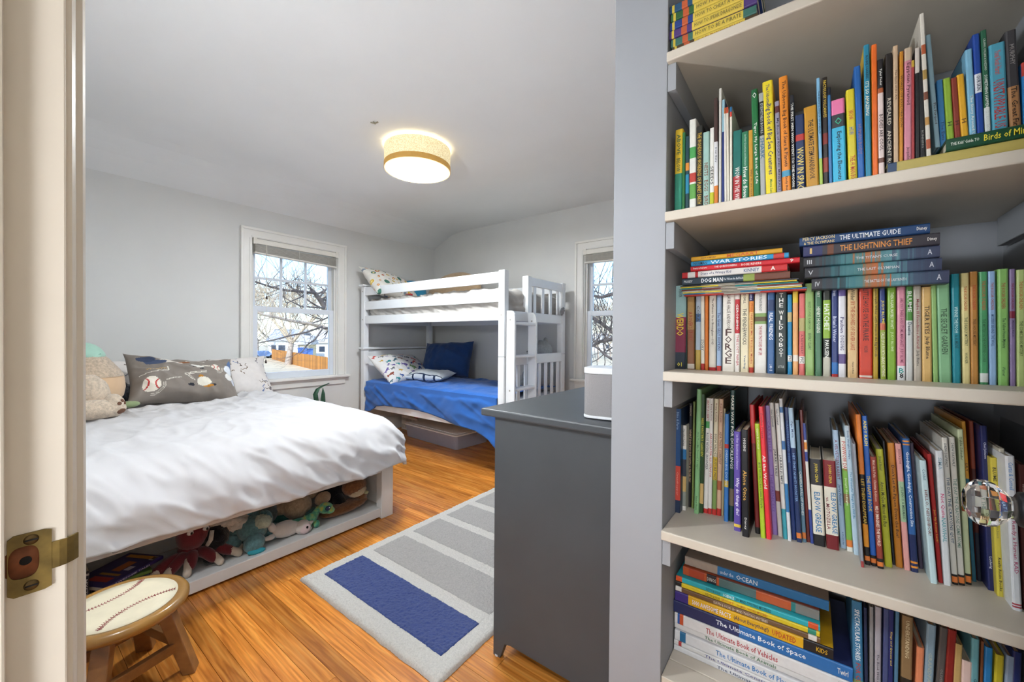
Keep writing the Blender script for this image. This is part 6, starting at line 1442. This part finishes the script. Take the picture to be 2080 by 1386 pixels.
part('tail', MB().tube([(-2.215, 1.20, ZS_+.07), (-2.21, 1.165, ZS_+.085), (-2.205, 1.13, ZS_+.095)], [.018, .011, .004], 12), GD, dn, smooth=True)
for k_ in range(3):
    part('back_plate', MB().ell((-2.215, 1.225+.017*k_, ZS_+.100+.010*k_), (.004, .014, .016), RX(20), n=12, k=8), M('plate_dark', '#274a4a', .8), dn, smooth=True)
# beige teddy
TF = fur('beige_fur', '#b09a80', .18)
t2 = thing('teddy_bear', 'beige plush teddy lying on its back behind the green dinosaur', 'plush toy', (-2.32, 1.24, ZS_))
part('body', MB().ell((-2.315, 1.215, ZS_+.150), (.075, .078, .072), n=30, k=18, fz=.004), TF, t2, smooth=True)
part('head', MB().ell((-2.36, 1.30, ZS_+.195), (.06, .07, .045), n=26, k=16, fz=.004), TF, t2, smooth=True)
part('paw', MB().ell((-2.275, 1.345, ZS_+.160), (.035, .046, .036), RX(20), n=22, k=14, fz=.003), fur('light_beige_fur', '#bd9f82', .15), t2, smooth=True)
part('leg', MB().ell((-2.34, 1.155, ZS_+.15), (.045, .05, .04), n=20, k=12, fz=.003), TF, t2, smooth=True)
# black plush
bp_ = thing('black_plush', 'black furry plush beside the brown guinea pig plush', 'plush toy', (-2.34, 1.36, ZS_))
part('body', MB().ell((-2.36, 1.38, ZS_+.155), (.07, .075, .072), n=26, k=16, fz=.005), BF, bp_, smooth=True)
part('leg', MB().tube([(-2.33, 1.375, ZS_+.15), (-2.28, 1.385, ZS_+.11), (-2.25, 1.39, ZS_+.098)], [.045, .036, .026], 14), BF, bp_, smooth=True, sub=1)
# brown guinea pig and the long brown plush under it
BR = fur('brown_fur', '#8a5d3c', .28); WT = fur('oat_belly', '#d0bc9c', .12)
lp = thing('brown_plush', 'long brown furry plush lying flat along the right of the shelf', 'plush toy', (-2.26, 1.40, ZS_))
part('body', MB().ell((-2.255, 1.38, ZS_+.042), (.06, .125, .042), RX(6), n=34, k=18, fz=.005, fs_=8), BR, lp, smooth=True)
part('tail', MB().ell((-2.265, 1.470, ZS_+.095), (.045, .034, .070), n=22, k=16, fz=.006, fs_=6), BR, lp, smooth=True)
gp = thing('plush_guinea_pig', 'plump brown plush guinea pig with cream belly on the long plush', 'plush toy', (-2.25, 1.415, ZS_+.085))
part('body', MB().ell((-2.262, 1.418, ZS_+.158), (.060, .076, .056), RX(8), n=32, k=20, fz=.004, fs_=8), BR, gp, smooth=True)
part('belly', MB().ell((-2.240, 1.425, ZS_+.128), (.045, .058, .030), RX(10), n=24, k=14, fz=.003), WT, gp, smooth=True)
part('foot', MB().ell((-2.20, 1.462, ZS_+.118), (.012, .015, .010), n=14, k=8), M('pale_foot', '#b9b48a', .9), gp, smooth=True)
# dark plush standing in the corner
sl5 = solo('dark_plush', MB().ell((-2.42, 1.478, ZS_+.16), (.04, .030, .09), n=20, k=14, fz=.004), fur('dark_brown_fur', '#332a26', .2), 'dark brown plush in the far right corner of the shelf', 'plush toy', smooth=True)

for o_, dx, dy, dz_, sc in ((oc, 0, -.018, 0, (1, 1, 1)), (sk2, 0, -.05, -.012, (1, 1, 1)), (dg_, .005, -.078, 0, (1, 1, .95)), (sl1, .01, -.075, -.05, (1, 1, 1)), (sl2, 0, -.052, -.02, (1, 1, 1)),
                        (sl3, 0, -.11, -.03, (1, 1, 1)), (sl4, 0, -.17, -.004, (1, 1, 1)), (ct, 0, -.128, 0, (1, 1, 1)), (dn, 0, -.148, 0, (1, .95, .82)), (t2, 0, -.150, -.045, (1, 1, 1)),
                        (bp_, 0, -.078, -.055, (1, 1, 1)), (gp, 0, -.030, -.022, (1, 1, 1)), (lp, 0, -.055, 0, (1, 1.22, .72)), (sl5, .02, 0, -.03, (1, 1, 1))):
    o_.location = o_.location+Vector((dx, dy, dz_)); o_.scale = sc
    WM[o_.name] = Matrix.Translation(o_.location)@Matrix.Diagonal((*sc, 1))

# ---- books on the shelf at the left end
Rb = Matrix.Rotation(radians(96), 3, 'Z')
def shelf_book(w, d, h, col, x, y, z, R, label, **o):
    M4 = Matrix.Translation((x, y, z))@R.to_4x4()
    return book('book', w, d, h, col, M4, label, 'book', 'books on the bed shelf', o.get('b', ()), o.get('t', ()), soft=True, side=o.get('side'))
# upright dark books, spines towards the room (+X)
for i, (c_, tx, nm_) in enumerate((('#1c2733', 'HARDY BOYS', 'dark teal'), ('#20262e', 'BASEBALL KIDS', 'charcoal'), ('#7a1f26', 'RED SERIES', 'dark red'), ('#1b1d2c', 'MYSTERY', 'black'))):
    shelf_book(.018, .14, .165, c_, -2.185, .166+.0195*i, ZS_, RZ(90), f'{nm_} upright paperback at the left end of the bed shelf', b=((.05, .1, '#b8b4ac'), (.88, .95, '#8c2a30')), t=((tx, .14, .8, '#c9c9cc', .5),))
# flat pile: spine to the room, reading along the bed
RFx = RZ(90)@RF
zz_ = ZS_
for i, (c_, nm_, th_) in enumerate((('#2d3f2c', 'dark green', .022), ('#3a2a22', 'dark brown', .020), ('#23324a', 'navy', .020), ('#5c7a34', 'olive', .014), ('#3c2f6e', 'purple topmost', .016))):
    tp_ = i == 4
    bkk = shelf_book(th_-.0008, .17, .23 if tp_ else .165, c_, -2.275 if tp_ else -2.21+.006*sin(i*2), .478 if tp_ else .428-.004*(i % 3), zz_, (RZ(30)@RFx) if tp_ else RFx, f'{nm_} paperback in the flat pile on the bed shelf', side=c_, t=((('AWESOME TALES', .1, .8, '#cfc8d8', .45),) if tp_ else ()))
    zz_ += th_
top = bkk
# printed front cover of the topmost book
cov = MB(); w_ = .0153
def cq(y0, y1, z0, z1, c_): cov.add([(w_, y0, z0), (w_, y1, z0), (w_, y1, z1), (w_, y0, z1)], [(0, 1, 2, 3)], c_)
cq(.008, .160, .006, .224, '#3d2f70')
part('cover_print', cov, PRINT, top, local=True)
cov = MB(); w_ = .0156
cq(.010, .03, .010, .04, '#d8d4dc'); cq(.012, .15, .012, .034, '#c98a2e'); cq(.06, .10, .06, .13, '#b8672e'); cq(.03, .055, .09, .12, '#cfc9d6'); cq(.03, .12, .17, .20, '#b03a34'); cq(.03, .12, .145, .158, '#b98a3a')
part('cover_panels', cov, PRINT, top, local=True)
# ================================================================== outside the windows (the ground lies a storey below)
GZ = -3.2
LAWN = M('winter_lawn', '#d2c2a0', .95, .12, .35, .3, 30, detail=6)
struct('ground', MB().box((-180, -40, GZ-.3), (60, 180, GZ)), LAWN)
BARK = M('pale_bark', '#a8998a', .9, .3, 3, .6, 20, stretch=(3, 3, .6))
BARKD = M('dark_bark', '#5d5450', .9, .3, 6, .5, 30)
TWIG = M('pale_twig', '#c2b29a', .9, .2, 4)
def tree(label, base, h, r, seed, mat=BARK, depth=5, spread=.55, twigmat=None, trunk=.28, lean=(0, 0), first=5, minr=.012, nseg=3):
    rd = random.Random(seed)
    trk, br = MB(), MB()
    def grow(p, d, L, rr_, lev, mb):
        pts = [p]; rs = [rr_]; q = p.copy(); dd = d.copy()
        for i in range(nseg):
            dd = (dd+Vector((rd.uniform(-1, 1), rd.uniform(-1, 1), rd.uniform(-.5, .9)))*(.10 if lev == 0 else .20)).normalized()
            q = q+dd*(L/nseg); pts.append(q.copy()); rs.append(rr_*(1-.38*(i+1)/nseg))
        mb.tube(pts, rs, 8 if lev == 0 else (5 if lev < 3 else 3), cap=False)
        if lev >= depth: return
        nb = first if lev == 0 else rd.choice((2, 3, 3))
        for k in range(nb):
            f = 1 if k == 0 else rd.uniform(.55, 1) if lev else rd.uniform(.8, 1)
            j = min(int(f*nseg), nseg-1); sp_ = pts[j].lerp(pts[j+1], f*nseg-j)
            a = rd.uniform(0, 2*pi); side = Vector((cos(a), sin(a), 0))
            nd = (dd*(1-spread)+side*spread*rd.uniform(.7, 1.2)+Vector((0, 0, .22))).normalized()
            grow(sp_, nd, L*(rd.uniform(.62, .85) if lev else rd.uniform(1.0, 1.35)), max(rs[j]*rd.uniform(.5, .72), minr), lev+1, br)
    b = Vector(base)
    grow(b-Vector((0, 0, .2)), Vector((lean[0], lean[1], 1)).normalized(), h*trunk, r, 0, trk)
    t = thing('bare_tree', label, 'tree', base)
    part('trunk', trk, mat, t, smooth=True, fix=False)
    part('branches', br, twigmat or mat, t, smooth=True, fix=False)
    return t
def gp(px, py): return on(px, py, 'Z', GZ)
b1 = gp(585, 741)
tree('big pale bare tree with forked trunk standing before the wooden fence', b1, 17, .50, 5, BARK, 5, .55, TWIG, .24, (.0, .05), 6, .03)
specs = [(522, 727, 15, 8), (548, 722, 13, 12), (640, 722, 15, 21), (668, 724, 16, 33), (505, 731, 14, 40), (610, 719, 17, 52)]
names = ['slender bare tree far left behind the lawn', 'bare tree just left of the far white house', 'bare tree behind the fence near the tan shed', 'bare tree at the far right behind the fence', 'bare tree at the left edge of the lawn view', 'tall distant bare tree behind the big forked one']
for (px, py, h, sd), nm_ in zip(specs, names):
    tree(nm_, gp(px, py), h, .26, sd, BARK, 5, .5, TWIG, .25, minr=.045)
# near tree whose dark limbs cross the window
def limb(name, label, pts, r0, r1, seed, twigs=14, mat=BARKD, tl=1.0):
    rd = random.Random(seed); t = thing(name, label, 'tree', pts[0]); P = [Vector(p) for p in pts]
    n = len(P); mb = MB(); mb.tube(P, [r0+(r1-r0)*i/(n-1) for i in range(n)], 8)
    part('limb', mb, mat, t, smooth=True, fix=False)
    tw = MB()
    for k in range(twigs):
        f = rd.uniform(.05, .98)*(n-1); j = int(f); p = P[j].lerp(P[j+1], f-j) if j < n-1 else P[-1]
        def tg(p, d, L, r, lev):
            q = [p]
            for i in range(3):
                d = (d+Vector((rd.uniform(-1, 1), rd.uniform(-1, 1), rd.uniform(-.6, .9)))*.3).normalized(); q.append(q[-1]+d*L/3)
            tw.tube(q, [r, r*.8, r*.6, r*.4], 4, cap=False)
            if lev: 
                for _ in range(3): tg(q[rd.randint(1, 3)], (d+Vector((rd.uniform(-1, 1), rd.uniform(-1, 1), rd.uniform(-.5, 1)))*.8).normalized(), L*.6, r*.5, lev-1)
        tg(p, Vector((rd.uniform(-.4, .4), rd.uniform(-1, 1), rd.uniform(-.5, 1))).normalized(), tl*rd.uniform(.7, 1.5), r1*.6, 2)
    part('twigs', tw, mat, t, smooth=True, fix=False)
def A(px, py, X): return tuple(on(px, py, 'X', X))
nb = A(760, 640, -13.0)
# trunk out of sight to the right of window_1, limbs reaching across
tk = MB().tube([(-13.0, nb[1]+.6, GZ), (-13.0, nb[1]+.5, -1), (-13.0, nb[1]+.3, nb[2]), (-13.0, nb[1]+.2, nb[2]+2.5)], [.30, .26, .22, .16], 12)
solo('bare_tree', tk, BARKD, 'dark trunk of the near tree just right of the bed window', 'tree', smooth=True, origin=(-13, nb[1]+.6, GZ))
limb('tree_limb', 'thick dark limb slanting across the upper right window panes', [A(760, 640, -13), A(690, 650, -13), A(665, 632, -13), A(652, 612, -13), A(640, 596, -13), A(632, 588, -13)], .12, .055, 2, 16)
limb('tree_limb', 'long thin dark branch crossing the upper window panes', [A(640, 596, -12.9), A(610, 592, -12.8), A(580, 590, -12.6), A(550, 583, -12.6), A(520, 573, -12.5), A(480, 568, -12.4)], .045, .018, 3, 18)
limb('tree_limb', 'pale slanting branch crossing the lower window pane', [A(700, 678, -13.2), A(665, 668, -13), A(630, 658, -12.8), A(590, 652, -12.8), A(560, 645, -12.6), A(535, 640, -12.5), A(500, 622, -12.5)], .07, .02, 4, 14, BARK)
limb('tree_limb', 'drooping dark branch low in the right of the window', [A(700, 660, -11), A(655, 668, -11), A(640, 690, -11), A(625, 700, -11), A(616, 712, -11), A(608, 720, -11)], .032, .010, 5, 12, BARKD, .6)
limb('tree_limb', 'thin dark branch arching over the pale house', [A(655, 664, -11.5), A(620, 676, -11.5), A(590, 682, -11.5), A(560, 690, -11.5), A(525, 697, -11.5), A(490, 705, -11.5)], .028, .010, 6, 16, BARKD, .6)
limb('tree_limb', 'thin branch dipping through the middle panes', [A(660, 626, -12), A(630, 624, -12), A(610, 622, -12), A(590, 612, -12), A(570, 600, -12)], .03, .010, 8, 12, BARKD, .7)
# branches seen through the second window
def B(px, py, Y): return tuple(on(px, py, 'Y', Y))
limb('tree_limb', 'forked dark branch behind the back window, upper part', [B(1300, 560, 9), B(1250, 596, 9), B(1222, 604, 9), B(1205, 601, 9), B(1180, 610, 9)], .06, .02, 10, 22)
limb('tree_limb', 'dark branch rising through the lower back window', [B(1290, 660, 8.5), B(1240, 690, 8.5), B(1220, 694, 8.5), B(1200, 705, 8.5), B(1180, 716, 8.5)], .055, .02, 11, 22)
limb('tree_limb', 'slanting dark branch across the top of the lower back window', [B(1195, 640, 8.8), B(1220, 656, 8.8), B(1235, 668, 8.8), B(1270, 700, 8.8), B(1300, 720, 8.8)], .045, .03, 12, 18)
limb('tree_limb', 'thin dark branch low in the back window', [B(1260, 740, 8), B(1230, 722, 8), B(1215, 708, 8), B(1200, 700, 8), B(1185, 690, 8)], .03, .012, 13, 16, BARKD, .7)
for i, (px, py, h, sd) in enumerate(((1215, 735, 14, 61), (1195, 728, 15, 62), (1240, 730, 15, 63), (1228, 722, 16, 64))):
    tree(['bare tree in the middle of the back window view', 'bare tree at the left of the back window view', 'bare tree at the right edge of the back window view', 'most distant bare tree in the back window view'][i], gp(px, py), h, .22, sd, BARK, 5, .5, TWIG, .22, minr=.04)

# fence of upright boards
FN = M('cedar_board', '#b5772e', .8, .25, 3, .3, 20, rnd=.22, stretch=(3, 3, .5))
f0, f1 = gp(552, 730), gp(694, 766)
fe = thing('board_fence', 'orange-brown wooden board fence across the neighbouring yard', 'fence', (f0+f1)/2)
L = (f1-f0); N = 120; dirv = L.normalized(); nrm = Vector((-dirv.y, dirv.x, 0))
wv_ = L.length/N; rf = random.Random(4)
base_m = MB().box((-wv_*.47, -.012, 0), (wv_*.47, .012, 1.85)); bmsh = mesh_from(base_m, 'board'); bmsh.materials.append(FN)
ang = atan2(dirv.y, dirv.x)
for i in range(N):
    p = f0.lerp(f1, (i+.5)/N)
    o = bpy.data.objects.new('board', bmsh); C.objects.link(o); o.parent = fe
    o.location = p-(f0+f1)/2+Vector((0, 0, rf.uniform(-.02, .03))); o.rotation_euler = (0, 0, ang)
for z in (.4, 1.4):
    part('rail', MB().bar(f0+nrm*.05+Vector((0, 0, z)), f1+nrm*.05+Vector((0, 0, z)), .05, .09), FN, fe)
# houses
HW = M('white_siding', '#d9d8d4', .8, .05, 2); HT = M('cream_siding', '#d8c9a4', .8, .05, 2); RF1 = M('grey_shingle', '#c4c2c0', .9, .15, 3); DKW = M('dark_window', '#3a4658', .2)
def house(label, px0, px1, py, depth, wall_h, roof_h, wm, wins=(), along=True):
    a, b = gp(px0, py), gp(px1, py); d = (b-a); Ln = d.length; d.normalize(); nn = Vector((-d.y, d.x, 0))
    if nn.dot(a) < 0: nn = -nn
    t = thing('house', label, 'house', (a+b)/2)
    R4 = Matrix((d, nn, Vector((0, 0, 1)))).transposed().to_4x4(); R4 = Matrix.Translation(a)@R4
    def tr(mb): mb.v = [tuple(R4@Vector(v)) for v in mb.v]; return mb
    part('walls', tr(MB().box((0, 0, 0), (Ln, depth, wall_h))), wm, t)
    part('roof', tr(MB().prism([(-.4, wall_h-.1), (depth/2, wall_h+roof_h), (depth+.4, wall_h-.1), (depth/2, wall_h-.12)], -.4, Ln+.4, 'x')), RF1, t)
    for (u, z, w_, h_) in wins:
        wi = part('window', tr(MB().box((u*Ln-w_/2, -.05, z), (u*Ln+w_/2, -.01, z+h_))), TRIM, t)
        part('pane', tr(MB().box((u*Ln-w_/2+.08, -.07, z+.08), (u*Ln+w_/2-.08, -.05, z+h_-.08))), DKW, wi)
house('far white house with dark windows behind the forked tree', 545, 606, 727, 8, 3.4, 2.2, HW, ((.18, 1.2, 1.0, 1.3), (.45, 1.2, 1.4, 1.3)))
house('cream shed with grey gable roof behind the fence', 608, 627, 731, 4, 2.8, 1.6, HT, ((.5, .2, 1.4, 2.1),))
house('low pale house at the right behind the fence', 632, 705, 727, 9, 3.0, 2.4, HW, ((.3, 1.1, 1.2, 1.2), (.7, 1.1, 1.6, 1.2)))
house('distant white house seen low in the back window', 1196, 1250, 716, 9, 3.2, 2.6, HW, ((.3, 1.1, 1.2, 1.2), (.7, 1.1, 1.2, 1.2)))
BBIN = M('bin_blue', '#5a7fc4', .5)
for i, (px, py) in enumerate(((636, 735), (653, 739))):
    p = gp(px, py)+Vector((-4, 0, 0)); bb_ = thing('wheeled_bin', ['blue bin', 'darker blue bin'][i]+[' beside the cream shed behind the fence', ' furthest right behind the fence'][i], 'bin', p)
    part('body', MB().prism([(p.y-.35, GZ), (p.y+.35, GZ), (p.y+.45, GZ+2.1), (p.y-.45, GZ+2.1)], p.x-.5, p.x+.5, 'x'), BBIN, bb_, bevel=.03)
    part('lid', MB().box((p.x-.56, p.y-.5, GZ+2.11), (p.x+.56, p.y+.5, GZ+2.25)), BBIN, bb_, bevel=.03)
cp = gp(533, 728)
car = thing('parked_car', 'small blue-grey car parked at the far left of the lawn', 'car', cp)
part('body', MB().prism([(-2.0, .35), (2.0, .35), (2.0, .85), (1.2, .95), (.7, 1.4), (-1.0, 1.4), (-1.6, .95), (-2.0, .9)], cp.x-.85, cp.x+.85, 'x'), M('car_paint', '#7f9ac4', .3), car, bevel=.05)
car.children[0].data.transform(Matrix.Translation((0, cp.y-WM[car.name].translation.y+WM[car.name].translation.y, 0))) if False else None
for v in car.children[0].data.vertices: v.co.y += cp.y; v.co.z += GZ
for y_ in (-1.25, 1.25):
    for x_ in (-.8, .8):
        part('wheel', MB().cyl((cp.x+x_-.1, cp.y+y_, GZ+.33), (cp.x+x_+.1, cp.y+y_, GZ+.33), .33, n=18), BLK, car)
# ================================================================== lettering to meshes
bpy.context.view_layer.update()
dg = bpy.context.evaluated_depsgraph_get()
done = []
for (o, par, L, Wd, col, cen, xd, yd) in TEXTS:
    me = bpy.data.meshes.new_from_object(o.evaluated_get(dg))
    n = len(me.vertices)
    if n:
        co = np.empty(n*3); me.vertices.foreach_get('co', co); co = co.reshape(-1, 3)
        mn, mx = co.min(0), co.max(0); sz = mx-mn
        sx, sy = L/max(sz[0], 1e-6), Wd/max(sz[1], 1e-6)
        sx, sy = min(sx, sy*1.9), min(sy, sx*1.9)
        c = (mn+mx)/2
        out = np.array(cen)+np.outer((co[:, 0]-c[0])*sx, np.array(xd))+np.outer((co[:, 1]-c[1])*sy, np.array(yd))
        me.vertices.foreach_set('co', out.ravel())
        me.materials.clear(); me.materials.append(ink(col))
        done.append((me, par))
for rec in TEXTS:
    cu = rec[0].data; bpy.data.objects.remove(rec[0]); bpy.data.curves.remove(cu)
for me, par in done:
    q = bpy.data.objects.new('lettering', me); C.objects.link(q); q.parent = par
    me.name = 'lettering'
